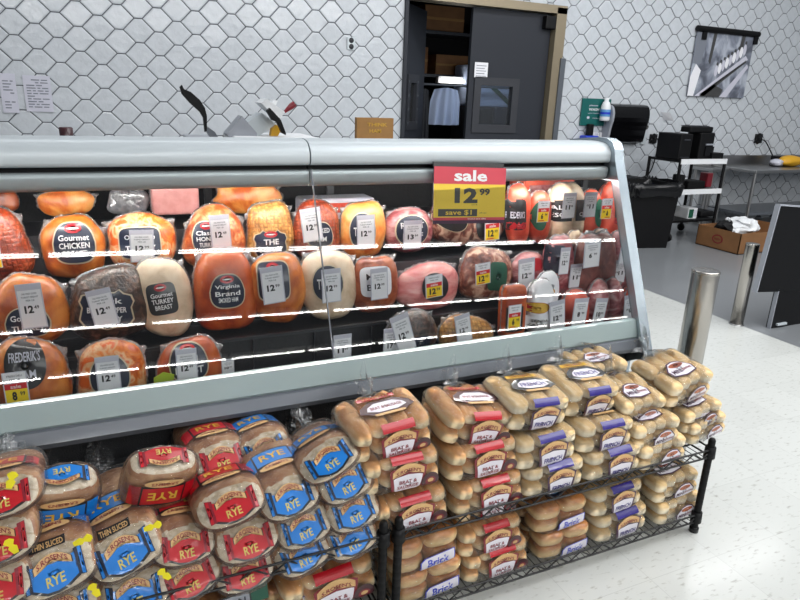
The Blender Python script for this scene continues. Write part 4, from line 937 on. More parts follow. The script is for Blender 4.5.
# ------------------------------------------------------------------ things behind the case
t = empty('worktop', (.9, 3.85, 0)); tag(t, 'service counter standing behind the deli case under the slicers', 'counter')
m = MB(); m.bbox(-2.2, 2.0, -.35, .4, .86, .92, .01, 'steel_soft'); m.build('countertop', t)
m = MB(); m.box(-2.15, 1.95, -.3, .38, .02, .86, 'case_low'); m.build('counter_body', t)
def plate(pxs, Y, dY, matn, name, par):
    pts = [at(x, y, Y) for x, y in pxs]; n = len(pts); m = MB()
    v = [(p.x, Y, p.z) for p in pts] + [(p.x, Y + dY, p.z) for p in pts]
    m.add(v, [tuple(range(n)), tuple(range(2 * n - 1, n - 1, -1))] + [(i, (i + 1) % n, n + (i + 1) % n, n + i) for i in range(n)], matn); return rel(m.build(name), par)
YS = 3.72
c = at(262, 139, YS); t = empty('meat_slicer', (c.x, YS + .1, .92)); tag(t, 'white and grey tilted meat slicer with red handle behind the case', 'slicer')
z9 = at(262, 136, YS).z; a = at(232, 136, YS).x; b = at(315, 136, YS).x
m = MB(); m.bbox(a, b, YS - .06, YS + .3, z9 - .028, z9, .01, 'white_plastic'); rel(m.build('slicer_tray'), t)
m = MB(); m.bbox(a + .1, b - .15, YS, YS + .28, .92, z9 - .028, .02, 'white_plastic'); rel(m.build('slicer_base'), t)
plate([(227, 134), (242, 116), (257, 133), (257, 137), (229, 137)], YS, .12, 'grey_plastic', 'gauge_plate', t)
plate([(248, 122), (262, 113), (276, 124), (258, 137)], YS + .02, .14, 'case_light', 'blade_cover', t)
plate([(261, 103), (267, 99), (285, 112), (281, 118), (275, 116)], YS - .03, .16, 'white_plastic', 'motor_housing', t)
plate([(272, 103), (274, 99.5), (278, 101), (276, 105)], YS - .0, .08, 'white_plastic', 'latch', t)
plate([(271, 136), (272, 129), (277, 125), (281, 130), (278, 136)], YS - .02, .05, 'yellow_bag', 'yellow_guard', t)
plate([(267, 111), (270, 108), (281, 120), (286, 133), (286, 135), (282, 133), (277, 122), (272, 120)], YS - .08, .03, 'black', 'meat_arm', t)
m = MB(); m.tube([at(284.5, 112, YS), at(291, 106.5, YS), at(294.5, 103.8, YS)], [.008, .018, .018], 'label_dred', 12); rel(m.build('handle'), t)
YS = 3.66
c = at(206, 139, YS); t = empty('meat_slicer', (c.x, YS + .1, .92)); tag(t, 'slicer with a curved black arm rising left of the white one', 'slicer')
z9 = at(200, 137.5, YS).z; a = at(188, 136, YS).x; b = at(226, 136, YS).x
m = MB(); m.bbox(a, b - .02, YS - .05, YS + .25, z9 - .03, z9, .01, 'grey_plastic'); rel(m.build('slicer_tray'), t)
m = MB(); m.bbox(a + .05, b - .1, YS, YS + .2, .92, z9 - .03, .02, 'white_plastic'); rel(m.build('slicer_base'), t)
plate([(180, 87), (182, 85), (184, 89), (191, 92), (200, 100), (205, 108), (207, 116), (207, 131), (205, 132), (203.5, 118), (200, 112), (190, 103), (182, 94)], YS, .03, 'black', 'meat_arm', t)
plate([(206, 130), (208, 127), (215, 132), (218, 137), (210, 137)], YS + .01, .04, 'case_low', 'hinge', t)
p = at(67, 139, 3.7); t = empty('marker_jar', (p.x, 3.7, .92)); tag(t, 'small dark red capped bottle peeking over the case at the left', 'bottle')
m = MB(); zt = at(67, 127, 3.7).z - .92; m.lathe([(0, 0), (.04, 0), (.04, zt - .06), (.03, zt - .05), (0, zt - .05)], 'grey_plastic', 16); m.build('bottle_body', t)
m = MB(); m.lathe([(.031, zt - .055), (.032, zt - .004), (.026, zt), (0, zt)], 'label_brown', 16); m.build('cap', t)

# ================================================================== WIRE RACKS
RY0, RY1 = 1.348, 1.70
def rack(x0, x1, lab):
    t = empty('wire_rack', ((x0 + x1) / 2, (RY0 + RY1) / 2, 0)); tag(t, lab, 'rack', 'black wire racks below the case'); hw, hd = (x1 - x0) / 2, (RY1 - RY0) / 2
    for z in (.345, .075):
        m = MB(); r = .0035
        for sy in (-1, 1):
            m.tube([(-hw, sy * hd, z), (hw, sy * hd, z)], r, 'wire', 6); m.tube([(-hw, sy * hd, z - .03), (hw, sy * hd, z - .03)], r, 'wire', 6)
            n = int(2 * hw / .045)
            for i in range(n):
                a = -hw + 2 * hw * i / n; b = -hw + 2 * hw * (i + 1) / n
                m.tube([(a, sy * hd, z if i % 2 else z - .03), (b, sy * hd, z - .03 if i % 2 else z)], .0026, 'wire', 5)
        for sx in (-1, 1):
            m.tube([(sx * hw, -hd, z), (sx * hw, hd, z)], r, 'wire', 6); m.tube([(sx * hw, -hd, z - .03), (sx * hw, hd, z - .03)], r, 'wire', 6)
        n = int(2 * hw / .026)
        for i in range(1, n): x = -hw + 2 * hw * i / n; m.tube([(x, -hd, z - .03), (x, hd, z - .03)], .0018, 'wire', 4)
        for y in (-.08, .08): m.tube([(-hw, y, z - .035), (hw, y, z - .035)], r, 'wire', 6)
        m.build('wire_shelf', t)
    for sx in (-1, 1):
        for sy in (-1, 1):
            m = MB(); x, y = sx * (hw - .005), sy * (hd - .005); prof = [(.0125, .0)]
            z = .01
            while z < .37: prof += [(.0125, z), (.0118, z + .002), (.0125, z + .004)]; z += .025
            prof += [(.0125, .38), (.009, .387), (0, .387)]; m.lathe(prof, 'black', 14, Matrix.Translation((x, y, 0)))
            for z in (.325, .055): m.lathe([(.014, z - .012), (.02, z - .012), (.018, z + .03), (.014, z + .03)], 'black', 14, Matrix.Translation((x, y, 0)))
            p = m.build('post', t)
            m = MB(); m.lathe([(0, 0), (.017, 0), (.017, .018), (.013, .022)], 'black_gloss', 14, Matrix.Translation((x, y, 0))); m.build('foot', p)
rack(.648, 1.872, 'black two-shelf wire rack on the right, full of rolls and buns')
rack(-.62, .612, 'black two-shelf wire rack on the left, full of rye loaves')

# ================================================================== BREAD
def tail(m, base, dirv, r0, L, seed, matn='bag_film', flare=.05):
    """gathered bag end: narrows to a tie then fans out"""
    rr = random.Random(seed); d = Vector(dirv).normalized(); u = d.cross(Vector((1, .1, .2))).normalized(); w = d.cross(u)
    n = 28; prof = [(0, r0), (.18, r0 * .75), (.38, r0 * .36), (.5, .009), (.56, .011), (.7, flare * .5), (.86, flare * .85), (1.0, flare)]
    vs = []; fs = []; ph = rr.random() * 6
    for i, (s_, r) in enumerate(prof):
        bend = Vector((rr.uniform(-.4, .4), 0, rr.uniform(0, .5))) * (s_ ** 2) * L * .4
        for k in range(n):
            t = 2 * math.pi * k / n; q = r * (1 + (.32 * math.sin(5 * t + ph) + .18 * math.sin(9 * t + ph * 2)) * min(1, s_ * 2)); fl = .55 if s_ > .56 else 1
            vs.append(Vector(base) + d * (s_ * L + (.02 * math.sin(3 * t + ph) if s_ > .9 else 0)) + u * math.cos(t) * q + w * math.sin(t) * q * fl + bend)
    for i in range(len(prof) - 1):
        for k in range(n): k2 = (k + 1) % n; fs.append((i * n + k, i * n + k2, (i + 1) * n + k2, (i + 1) * n + k))
    m.add(vs, fs, matn, None, True)

def shield_rye(D, cu, cv, w, h, col, txt='RYE', sides=True):
    pts = dense([(-.78, .62), (-.45, .5), (0, .44), (.45, .5), (.78, .62), (.8, -.5), (.35, -.82), (0, -.9), (-.35, -.82), (-.8, -.5)], .3)
    if sides:
        for s_ in (-1, 1):
            D.poly(dense([(cu + s_ * w * a, cv + h * b) for a, b in ((.72, .72), (1.0, .8), (1.0, -.62), (.72, -.55))], .02), 'label_black' if 0 else ('navy' if col == 'label_blue' else 'label_dred'), .0012, 3)
            D.poly(dense([(cu + s_ * w * a, cv + h * b) for a, b in ((.86, .74), (.97, .76), (.97, -.58), (.86, -.54))], .02), col, .0018, 2)
    D.poly([(cu + x * w, cv + y * h - .003) for x, y in pts], 'label_black', .001, 6)
    D.poly([(cu + x * w * .94, cv + y * h * .93) for x, y in pts], col, .0026, 6)
    # arched tan banner with S. ROSEN'S
    n = 12; out = [(-.62 + 1.24 * i / n, .5 + .42 * (1 - (2 * i / n - 1) ** 2)) for i in range(n + 1)] + [(.62 - 1.24 * i / n, .16 + .36 * (1 - (1 - 2 * i / n) ** 2)) for i in range(n + 1)]
    D.poly([(cu + x * w * 1.06, cv + (y - .02) * h) for x, y in out], 'label_black', .0034, 4, (cu, cv + h * .55))
    D.poly([(cu + x * w, cv + y * h) for x, y in out], 'banner_tan', .0042, 4, (cu, cv + h * .55))

def rye_loaf(col, thin, L=.225, KS=.95):
    """loaf lying along y: end slice faces -y"""
    a, b, c = .080, .044, L / 2
    shr = lambda p: (p[0], p[1] + KS * (p[2] - b), p[2])
    t = empty('rye_loaf')
    B = Blob(a, b, c, 2.7, 7.5, 0, .05, 2 if col == 'label_red' else 5, flat=.0)
    v, f = B.mesh(44, 26); m = MB()
    m.v = [shr((x, y, z + b)) for x, y, z in v]; m.m('crust_brown'); m.m('crumb')
    for q in f:
        p = [Vector(m.v[i]) for i in q]; nrm = (p[2] - p[0]).cross(p[3] - p[1])
        if nrm.length > 0: nrm.normalize()
        m.f.append(q); m.mi.append(1 if abs(nrm.y) > .62 else 0); m.sm.append(True)
    m.build('bread', t)
    sh = Blob(a + .006, b + .005, c + .006, 2.7, 6.5, 0, .05, 2 if col == 'label_red' else 5)
    v, f = sh.mesh(44, 24); m = MB()
    m.add([(x + .0028 * noise.noise(Vector((x * 60, y * 50, z * 60))), y, z + b + .0035 * noise.noise(Vector((x * 45, y * 30, z * 45 + 4)))) for x, y, z in v], f, 'bag_film', None, True)
    tail(m, (0, c - .03, b - .0), (0, 1, .25), .04, .11, 4, flare=.03)
    m.v = [shr(p) for p in m.v]
    m.build('bag', t)
    fn = lambda u, v, o=0: shr((lambda p: (p[0], p[1], p[2] + b))(sh.front(u, v, .0005 + o)))
    D = Dec(fn); shield_rye(D, 0, -.002, .055, .031, col); lb = D.build('end_label', t)
    D = Dec(fn); D.text("S.ROSEN'S", 0, .0125, .056, .0085, 'label_dred', .0052, 0, .008); D.text('RYE', 0, -.012, .034, .014, 'olive_ink', .0036); D.build('lettering', lb)
    if thin:
        D = Dec(fn); D.rect(-.036, .03, .0325, .0425, 'label_black', .001, 8, 2, .002); l2 = D.build('thin_tag', t); D = Dec(fn); D.text('THIN SLICED', -.002, .038, .058, .0065, 'banner_tan', .002); D.build('lettering', l2)
    ft = lambda u, v, o=0: shr((lambda p: (p[0], p[1], p[2] + b))(sh.top(u, v, .0005 + o)))
    D = Dec(ft); ft0 = ft; ft = lambda u, v, o=0: ft0(u, v + .018, o); D.fn = ft
    D.rect(-.074, .074, -.095, -.035, col, .0, 22, 5)
    D.rect(-.05, .05, -.098, -.032, 'label_black', .0008, 14, 5); D.rect(-.046, .046, -.092, -.038, col, .0016, 14, 5)
    D.poly(ell(0, -.105, .045, .011, 18), 'banner_tan', .0014, 4)
    lb = D.build('top_label', t)
    D = Dec(ft); D.text('RYE', 0, -.066, .066, .026, 'gold_ink', .0028); D.text("S.ROSEN'S", 0, -.105, .06, .008, 'label_dred', .0026); D.build('lettering', lb)
    return t
def clip_on(t, loc, rot):
    m = MB(); T = Matrix.Translation(loc) @ Euler(rot).to_matrix().to_4x4()
    pts = [(-.006, -.02), (.006, -.02), (.009, 0), (.004, .004), (.01, .018), (.0, .024), (-.01, .018), (-.004, .004), (-.009, 0)]; n = len(pts)
    m.add([(x, 0, z) for x, z in pts] + [(x, .002, z) for x, z in pts], [tuple(range(n)), tuple(range(2 * n - 1, n - 1, -1))] + [(i, (i + 1) % n, n + (i + 1) % n, n + i) for i in range(n)], 'clip_yellow', T)
    m.build('bag_clip', t)
protos = {}
used = {}
def place_loaf(col, thin, cpx, Yf, roll, lab, pitch=0, yaw=0, clip=None, s=1.0, lift=0, KS=.95):
    """cpx: image position of the centre of the end slice; Yf its distance"""
    key = (col, thin, KS)
    if key not in protos: protos[key] = rye_loaf(col, thin, KS=KS); t = protos[key]; used[key] = 1
    else: t = copy_tree(protos[key])
    if clip is not None:
        pass
    b = .044; c = .1185
    M = Matrix.Translation(at(cpx[0], cpx[1], Yf)) @ Euler((R(pitch), R(roll), R(yaw))).to_matrix().to_4x4() @ Matrix.Scale(s, 4) @ Matrix.Translation((0, c, -b))
    t.location, q, t.scale = M.decompose(); t.rotation_euler = q.to_euler()
    tag(t, lab, 'bread loaf', 'bagged rye loaves on the left rack'); return t
BL, RD = 'label_blue', 'label_red'
LO = []
def L_(*a, z=None, **k):
    t = place_loaf(*a, **k); LO.append(t)
    if z is not None: bpy.context.view_layer.update(); t.location.z += z - at(a[2][0], a[2][1], a[3]).z
    return t
SB = .318 + .045; SP = .087
L_(RD, False, (0, 497), 1.40, -4, 'red-label loaf cut by the left picture edge, topmost there', yaw=4, pitch=-16, KS=.75)
L_(RD, False, (-3, 543), 1.38, -4, 'red-label loaf at the left picture edge, second from the top', yaw=4)
L_(RD, False, (-6, 588), 1.36, -3, 'red-label loaf at the left picture edge, lowest there')
L_(BL, False, (62, 476), 1.50, -8, 'blue-label rye loaf standing on end at the back left, label facing up', pitch=-108, yaw=188, s=1.05, KS=.1)
L_(BL, True, (54, 570), 1.37, -8, 'blue-label thin sliced rye loaf at the far left front', yaw=5, s=1.12)
L_(BL, True, (60, 612), 1.36, -6, 'blue-label rye loaf under the far left thin sliced one, mostly cut off', s=1.1)
L_(BL, True, (124, 552), 1.38, -16, 'blue-label thin sliced rye loaf tilted left, beside the red ones', yaw=6, s=1.12)
L_(BL, True, (134, 594), 1.36, -5, 'blue-label thin sliced loaf directly below the tilted one', s=1.08)
L_(RD, False, (164, 457), 1.48, -10, 'red-label loaf standing on end, upside-down RYE facing out', pitch=-110, yaw=188, s=1.05, KS=.1)
L_(RD, False, (186, 545), 1.38, 3, 'red-label rye loaf in the middle of the left red column', yaw=4)
L_(RD, False, (190, 579), 1.36, -14, 'red-label rye loaf at the bottom of the left red column', yaw=4)
L_(RD, False, (222, 458), 1.57, -2, 'red-label loaf lying far back under the case, red edge showing', pitch=-8, yaw=8)
L_(RD, False, (232, 505), 1.38, -9, 'red-label rye loaf tilted, top of the right red column', yaw=4, s=1.1, pitch=-16, KS=.75)
L_(RD, False, (249, 541), 1.365, -3, 'red-label rye loaf in the middle of the right red column', yaw=3, s=1.05)
L_(RD, False, (246, 572), 1.36, -3, 'red-label rye loaf at the bottom of the right red column, on the wire shelf', yaw=3)
L_(BL, False, (266, 449), 1.57, -8, 'blue-label loaf lying at the back with a clear tail above it', pitch=-10, yaw=8)
L_(BL, False, (290, 497), 1.38, -8, 'blue-label rye loaf just right of the tilted red one', yaw=4, s=1.05)
L_(BL, False, (304, 527), 1.37, -9, 'blue-label rye loaf in the middle of the left blue column', yaw=3)
L_(BL, False, (303, 554), 1.36, -14, 'blue-label rye loaf at the bottom of the left blue column, half behind the wire', yaw=3)
L_(BL, False, (329, 459), 1.40, -21, 'blue-label rye loaf on top of the right blue column, large and tilted', yaw=5, s=1.08, pitch=-22, KS=.75)
L_(BL, False, (346, 482), 1.385, -13, 'blue-label rye loaf second in the right blue column', yaw=4)
L_(BL, False, (354, 511), 1.37, -8, 'blue-label rye loaf third in the right blue column', yaw=3)
L_(BL, False, (352, 538), 1.36, -11, 'blue-label rye loaf at the bottom of the right blue column', yaw=3)
# yellow tie clips seen on some loaves
for i, (px_, py_, Yc, r) in enumerate(((11, 481, 1.375, 20), (12, 547, 1.345, -20), (82, 541, 1.345, 75), (152, 527, 1.355, 80), (165, 575, 1.34, -35), (95, 591, 1.34, -20))):
    p = at(px_, py_, Yc); t_ = LO[(0, 1, 4, 6, 7, 5)[i]]
    bpy.context.view_layer.update()
    m = MB(); pts = [(-.005, -.018), (.005, -.018), (.009, -.002), (.004, .003), (.011, .014), (.004, .021), (-.004, .021), (-.011, .014), (-.004, .003), (-.009, -.002)]; n = len(pts)
    m.add([(x, 0, z) for x, z in pts] + [(x, .002, z) for x, z in pts], [tuple(range(n)), tuple(range(2 * n - 1, n - 1, -1))] + [(k, (k + 1) % n, n + (k + 1) % n, n + k) for k in range(n)], 'clip_yellow', Matrix.Translation(p) @ Matrix.Rotation(R(r), 4, 'Y'))
    o = m.build('bag_clip'); o.parent = t_; o.matrix_parent_inverse = t_.matrix_world.inverted()

# ------------------------------------------------------------------ bun packs
def bun(a, c, b, matn, seed, p=2.8, q=3.6):
    B = Blob(a, b, c, p, q, 0, .1, seed); v, f = B.mesh(20, 12); m = MB(); m.add([(x, y, z * (1 if z > 0 else .85)) for x, y, z in v], f, matn, None, True); return m
def bun_pack(kind):
    spec = {  # halfwidth, halfdepth, height, cols, layers, material
        'brat': (.122, .088, .104, 4, 2, 'crust_gold'), 'french': (.118, .088, .104, 3, 2, 'crust_pale'), 'mini': (.105, .085, .088, 4, 2, 'crust_pale'), 'brick': (.105, .085, .098, 2, 2, 'crust_shine')}[kind]
    W, Dp, Hh, nc, nl, mt = spec
    t = empty({'brat': 'sausage_bun_pack', 'french': 'french_roll_pack', 'mini': 'mini_roll_pack', 'brick': 'hamburger_bun_pack'}[kind])
    rr = random.Random(len(kind) * 3)
    pr = [bun(W / nc * .98, Dp * (.98 if kind != 'brick' else .52), Hh / nl * .56, mt, s_) .build('bun') for s_ in (1, 2)]
    first = True; k = 0; rows = 2 if kind == 'brick' else (2 if kind == 'mini' else 1)
    for l in range(nl):
        for i in range(nc):
            for rw in range(rows):
                o = pr[k % 2] if k < 2 else pr[k % 2].copy()
                if k >= 2: COL.objects.link(o)
                k += 1
                yy = 0 if rows == 1 else (-Dp / 2 if rw == 0 else Dp / 2)
                if rows == 2 and kind == 'mini': o.scale = (1, .52, 1)
                o.location = (-W + W / nc * (2 * i + 1), yy + rr.uniform(-.006, .002), Hh / nl * (l + .5)); o.rotation_euler = (rr.uniform(-.05, .05), rr.uniform(-.06, .06), rr.uniform(-.05, .05)); o.parent = t
                if kind != 'brick' and i in (1, 2) and nc == 4 and rw == 0: o.location.y += .008
    S = Blob(W + .008, Hh / 2 + .006, Dp + .009, 4.5, 4.2, 0, .07, 9); v, f = S.mesh(60, 30); m = MB()
    m.add([(x + .004 * noise.noise(Vector((x * 40, y * 40, z * 40))), y + .004 * noise.noise(Vector((x * 35, y * 25, z * 50 + 9))), z + Hh / 2 + .006 * noise.noise(Vector((x * 30, y * 30, 5)))) for x, y, z in v], f, 'bag_film', None, True)
    tail(m, (0, Dp - .03, Hh / 2 + .012), (.15, 1, .3), .07, .11, 6, flare=.05); m.build('bag', t)
    # wrap-round map: v runs up the front face then back over the top
    hy, hz = Dp + .011, Hh / 2 + .008; pts = []
    for i in range(121):
        th = R(-60) + R(230) * i / 120; cc, sn = math.cos(th), math.sin(th); pts.append((-math.copysign(abs(cc) ** (2 / 4.2), cc) * hy, math.copysign(abs(sn) ** (2 / 4.2), sn) * hz))
    acc = [0]
    for i in range(1, 121): acc.append(acc[-1] + math.dist(pts[i - 1], pts[i]))
    z0 = min(range(121), key=lambda i: abs(pts[i][1]) + (pts[i][0] > 0) * 9); s0 = acc[z0]
    def fn(u, v, o=0):
        s_ = max(0, min(acc[-1] - 1e-5, s0 + v)); i = 1
        while acc[i] < s_: i += 1
        k_ = (s_ - acc[i - 1]) / (acc[i] - acc[i - 1]); y = pts[i - 1][0] * (1 - k_) + pts[i][0] * k_; z = pts[i - 1][1] * (1 - k_) + pts[i][1] * k_
        j = Vector((-(0), y, z)).normalized(); return (u, y + j.y * (o + .002), z + j.z * (o + .002) + Hh / 2)
    h2 = Hh / 2
    if kind in ('brat', 'french'):
        c1, c2, c3 = ('label_red', 'label_dred', 'label_brown') if kind == 'brat' else ('label_purple', 'label_plum', 'label_black')
        fn0 = fn; ox = .008; fn = lambda u, v, o=0: fn0((u - ox) * 1.36 + ox, v * 1.3 + .002 if v < h2 else v + h2 * .22, o)
        D = Dec(fn)
        D.rect(ox - .036, ox + .036, h2 * .62, h2 * 1.15, c1, 0, 6, 6)
        sh = dense([(-.042, .026), (-.034, .03), (0, .036), (.034, .03), (.042, .026), (.036, -.02), (.03, -.034), (-.03, -.034), (-.036, -.02)], .01)
        D.poly([(ox + x, y - .006) for x, y in sh], c2, .0008, 5); D.poly([(ox + x * .8, y * .62 - .014) for x, y in sh], 'label_white', .0016, 5)
        n = 10; arc = [(-.036 + .072 * i / n, .008 + .014 * (1 - (2 * i / n - 1) ** 2) + .01) for i in range(n + 1)] + [(.036 - .072 * i / n, .004 + .012 * (1 - (1 - 2 * i / n) ** 2)) for i in range(n + 1)]
        D.poly([(ox + x, y) for x, y in arc], 'banner_tan', .0024, 4, (ox, .014))
        lb = D.build('front_label', t)
        D = Dec(fn); D.text("S.ROSEN'S", ox, .0125, .056, .008, 'label_dred', .0034, 0, .006)
        if kind == 'brat': D.text('BRAT &', ox, -.008, .04, .0085, 'label_dred', .003); D.text('SAUSAGE', ox, -.02, .048, .0085, 'label_dred', .003)
        else: D.text('FRENCH', ox, -.013, .05, .013, 'label_purple', .003); D.text('rolls', ox, -.027, .028, .006, 'ink', .003)
        D.build('lettering', lb)
        if kind == 'brat':
            D = Dec(fn); D.poly(ell(ox + .052, -.018, .02, .02, 20), 'label_brown', .003, 3); D.poly(ell(ox + .052, -.018, .012, .01, 14), 'label_dred', .004, 2); D.poly(ell(ox + .052, -.016, .007, .005, 10), 'banner_tan', .0046, 1); D.build('round_seal', t)
        D = Dec(fn); q = dense([(-.055, .012), (-.03, .034), (.03, .034), (.055, .012), (.062, -.012), (.03, -.03), (-.03, -.03), (-.062, -.012)], .012); vc = h2 * 2.45
        D.poly([(ox + x, vc + y) for x, y in q], c3, 0, 6); D.poly([(ox + x * .72, vc + y * .64) for x, y in q], 'label_white', .0012, 6)
        D.rect(ox - .05, ox + .035, vc + .042, vc + .058, c1 if kind == 'brat' else 'gold_ink', 0, 8, 3); D.rect(ox - .034, ox + .034, vc - .034, vc - .025, 'banner_tan', .0016, 6, 2)
        lb = D.build('top_label', t)
        D = Dec(fn); D.text('BRAT & SAUSAGE' if kind == 'brat' else 'FRENCH', ox, vc, .07, .012 if kind == 'brat' else .018, c2 if kind == 'brat' else 'label_purple', .0018); D.text("S.ROSEN'S", ox - .008, vc + .05, .06, .01, 'banner_tan' if kind == 'brat' else 'label_dred', .001); D.build('lettering', lb)
    if kind == 'mini':
        for nm, ox, vc, k_ in (('front_label', .02, -.004, 1.0), ('top_label', -.01, h2 * 2.5, 1.2)):
            D = Dec(fn); q = dense([(-.046, -.022), (-.05, .0), (-.024, .026), (0, .031), (.024, .026), (.05, .0), (.046, -.022), (0, -.029)], .012)
            D.poly([(ox + x * k_, vc + y * k_) for x, y in q], 'label_plum', 0, 5); D.poly([(ox + x * .9 * k_, vc + y * .86 * k_) for x, y in q], 'label_white', .0008, 5); D.poly(ell(ox, vc + .013 * k_, .028 * k_, .008 * k_, 18), 'meat_brown', .0016, 3)
            lb = D.build(nm, t); D = Dec(fn); D.text('MINI', ox - .02 * k_, vc - .008 * k_, .036 * k_, .013 * k_, 'label_plum', .002); D.text('gourmet', ox + .02 * k_, vc - .007 * k_, .038 * k_, .011 * k_, 'label_dred', .002); D.build('lettering', lb)
    if kind == 'brick':
        D = Dec(fn); q = dense([(-.05, -.024), (.034, -.022), (.05, -.012), (.048, .024), (-.04, .02), (-.052, .01)], .012); ox = .03
        D.poly([(ox + x * 1.06, -.018 + y * 1.08) for x, y in q], 'blue_ink', 0, 5); D.poly([(ox + x, -.018 + y) for x, y in q], 'label_white', .0008, 5); lb = D.build('front_label', t)
        D = Dec(fn); D.text('Brick', ox, -.017, .066, .026, 'blue_ink', .0016); D.build('lettering', lb)
        D = Dec(fn); D.poly(ell(0, h2 * 2.3, .035, .018, 18, 2.6), 'navy', 0, 4); D.poly(ell(0, h2 * 2.3, .024, .007, 14), 'sky_ink', .0008, 3); D.build('top_label', t)
    return t
CATS = {'brat': 'buns', 'french': 'rolls', 'mini': 'rolls', 'brick': 'buns'}
GR = {'brat': 'sausage bun packs with red labels', 'french': 'french roll packs with purple labels', 'mini': 'mini roll packs with oval labels', 'brick': 'hamburger bun packs with blue-edged labels'}
bp = {}
def K(kind, x, y, Yf, lab, roll=0, pitch=0, yaw=0, s=1.0, z=None):
    """x, y: image position of the lower middle of the pack's front face, Yf its distance"""
    if kind not in bp: t = bp[kind] = bun_pack(kind)
    else: t = copy_tree(bp[kind])
    Dp = {'brat': .097, 'french': .097, 'mini': .094, 'brick': .094}[kind]
    M = Matrix.Translation(at(x, y, Yf)) @ Euler((R(pitch), R(roll), R(yaw))).to_matrix().to_4x4() @ Matrix.Scale(s, 4) @ Matrix.Translation((0, Dp, 0))
    t.location, q, t.scale = M.decompose(); t.rotation_euler = q.to_euler(); tag(t, lab, CATS[kind], GR[kind])
    if z is not None: t.location.z += z - at(x, y, Yf).z
    return t
# stack next to the rye
K('brat', 414, 527, 1.365, 'sausage bun pack at the bottom of the stack beside the blue ryes', -2, yaw=2, z=0.32)
K('brat', 404, 492, 1.375, 'sausage bun pack second from the bottom beside the blue ryes', 1, yaw=2)
K('brat', 396, 458, 1.40, 'sausage bun pack on top of the stack beside the blue ryes', -3, 6, yaw=3)
K('brat', 492, 513, 1.36, 'sausage bun pack at the bottom of the second bun stack', 0, yaw=2, z=0.32)
K('brat', 486, 478, 1.375, 'sausage bun pack in the middle of the second bun stack', 0, yaw=2)
K('brat', 478, 446, 1.41, 'sausage bun pack on top of the second bun stack, tilted', 9, 8, yaw=3)
# french rolls
K('french', 556, 500, 1.36, 'french roll pack at the bottom of the first purple-label stack', 0, yaw=2, z=0.32)
K('french', 549, 467, 1.375, 'french roll pack in the middle of the first purple-label stack', -1, yaw=2)
K('french', 538, 431, 1.41, 'french roll pack on top of the first purple-label stack', 5, 8, yaw=3)
K('french', 615, 485, 1.36, 'french roll pack at the bottom of the second purple-label stack', 0, yaw=2, z=0.32)
K('french', 607, 452, 1.385, 'french roll pack in the middle of the second purple-label stack', 2, 3, yaw=2)
K('french', 590, 417, 1.45, 'french roll pack on top of the second purple-label stack', 4, 12, yaw=4)
K('mini', 606, 388, 1.60, 'small roll pack lying far back under the case edge', 0, 4, yaw=4)
# mini rolls
K('mini', 664, 472, 1.355, 'mini roll pack at the bottom of the left oval-label stack', -3, yaw=3, z=0.32)
K('mini', 658, 447, 1.375, 'mini roll pack in the middle of the left oval-label stack', -2, 2, yaw=3)
K('mini', 640, 424, 1.43, 'mini roll pack on top of the left oval-label stack', 3, 14, yaw=4)
K('mini', 707, 455, 1.40, 'mini roll pack at the bottom of the rightmost stack', -6, yaw=6, s=.9, z=0.345)
K('mini', 705, 429, 1.42, 'mini roll pack in the middle of the rightmost stack', -5, yaw=6, s=.95)
K('mini', 690, 403, 1.45, 'large mini roll pack on top of the rightmost stack', -4, 10, yaw=8, s=1.12)
# lower shelf
K('brat', 500, 572, 1.37, 'sausage bun pack lowest on the bottom shelf', -1, yaw=2, z=0.05)
K('brat', 494, 548, 1.375, 'sausage bun pack second on the bottom shelf', 0, yaw=2, s=.95, z=0.148)
K('brat', 489, 541 - 14, 1.42, 'sausage bun pack topmost on the bottom shelf, right below the wire shelf', 0, yaw=2, s=.9, z=0.238)
K('brick', 432, 612, 1.37, 'hamburger bun pack lowest at the left of the bottom right shelf', -4, yaw=2, s=1.1, z=0.05)
K('brick', 428, 575, 1.375, 'hamburger bun pack upper at the left of the bottom right shelf', -4, yaw=2, s=1.1, z=0.155)
K('brick', 567, 553, 1.37, 'brown hamburger bun pack lowest in the middle of the bottom shelf', -2, yaw=2, z=0.05)
K('brick', 564, 527, 1.38, 'brown hamburger bun pack upper in the middle of the bottom shelf', -2, yaw=2, z=0.15)
K('french', 624, 537, 1.37, 'french roll pack lowest on the bottom shelf', -2, yaw=2, z=0.05)
K('french', 620, 509, 1.38, 'french roll pack upper on the bottom shelf', -2, yaw=2, s=.97, z=0.155)
K('mini', 680, 521, 1.37, 'mini roll pack lowest on the bottom shelf at the right end', -3, yaw=2, z=0.05)
K('mini', 678, 500, 1.38, 'mini roll pack upper on the bottom shelf at the right end', -3, yaw=2, z=0.14)
# below the rye
K('brat', 334, 628, 1.37, 'sausage bun pack under the left wire shelf beside the post', -4, yaw=2, s=1.15, z=0.12)
K('brick', 290, 632, 1.42, 'brown bun pack under the left wire shelf beside the onion rolls', -4, yaw=2, z=0.1)
t = copy_tree(bp['brick']); p = at(228, 634, 1.38); t.location = (p.x, 1.38 + .094, p.z + .0); tag(t, 'onion roll pack with grey ONION label under the left wire shelf', 'rolls', 'onion roll packs')
for ch in list(t.children):
    if 'label' in ch.name:
        for g in list(ch.children): bpy.data.objects.remove(g)
        bpy.data.objects.remove(ch)
D = Dec(lambda u, v, o=0: (u, -.098 - o, .085 + v)); D.rect(-.05, .06, -.01, .034, 'label_black', 0, 1, 1); D.rect(-.046, .056, -.006, .03, 'grey_plastic', .0008, 1, 1); D.rect(.06, .1, -.01, .04, 'label_green', 0, 1, 1); lb = D.build('front_label', t)
D = Dec(D.fn); D.text('ONION', .004, .01, .085, .02, 'ink', .002); D.build('lettering', lb)

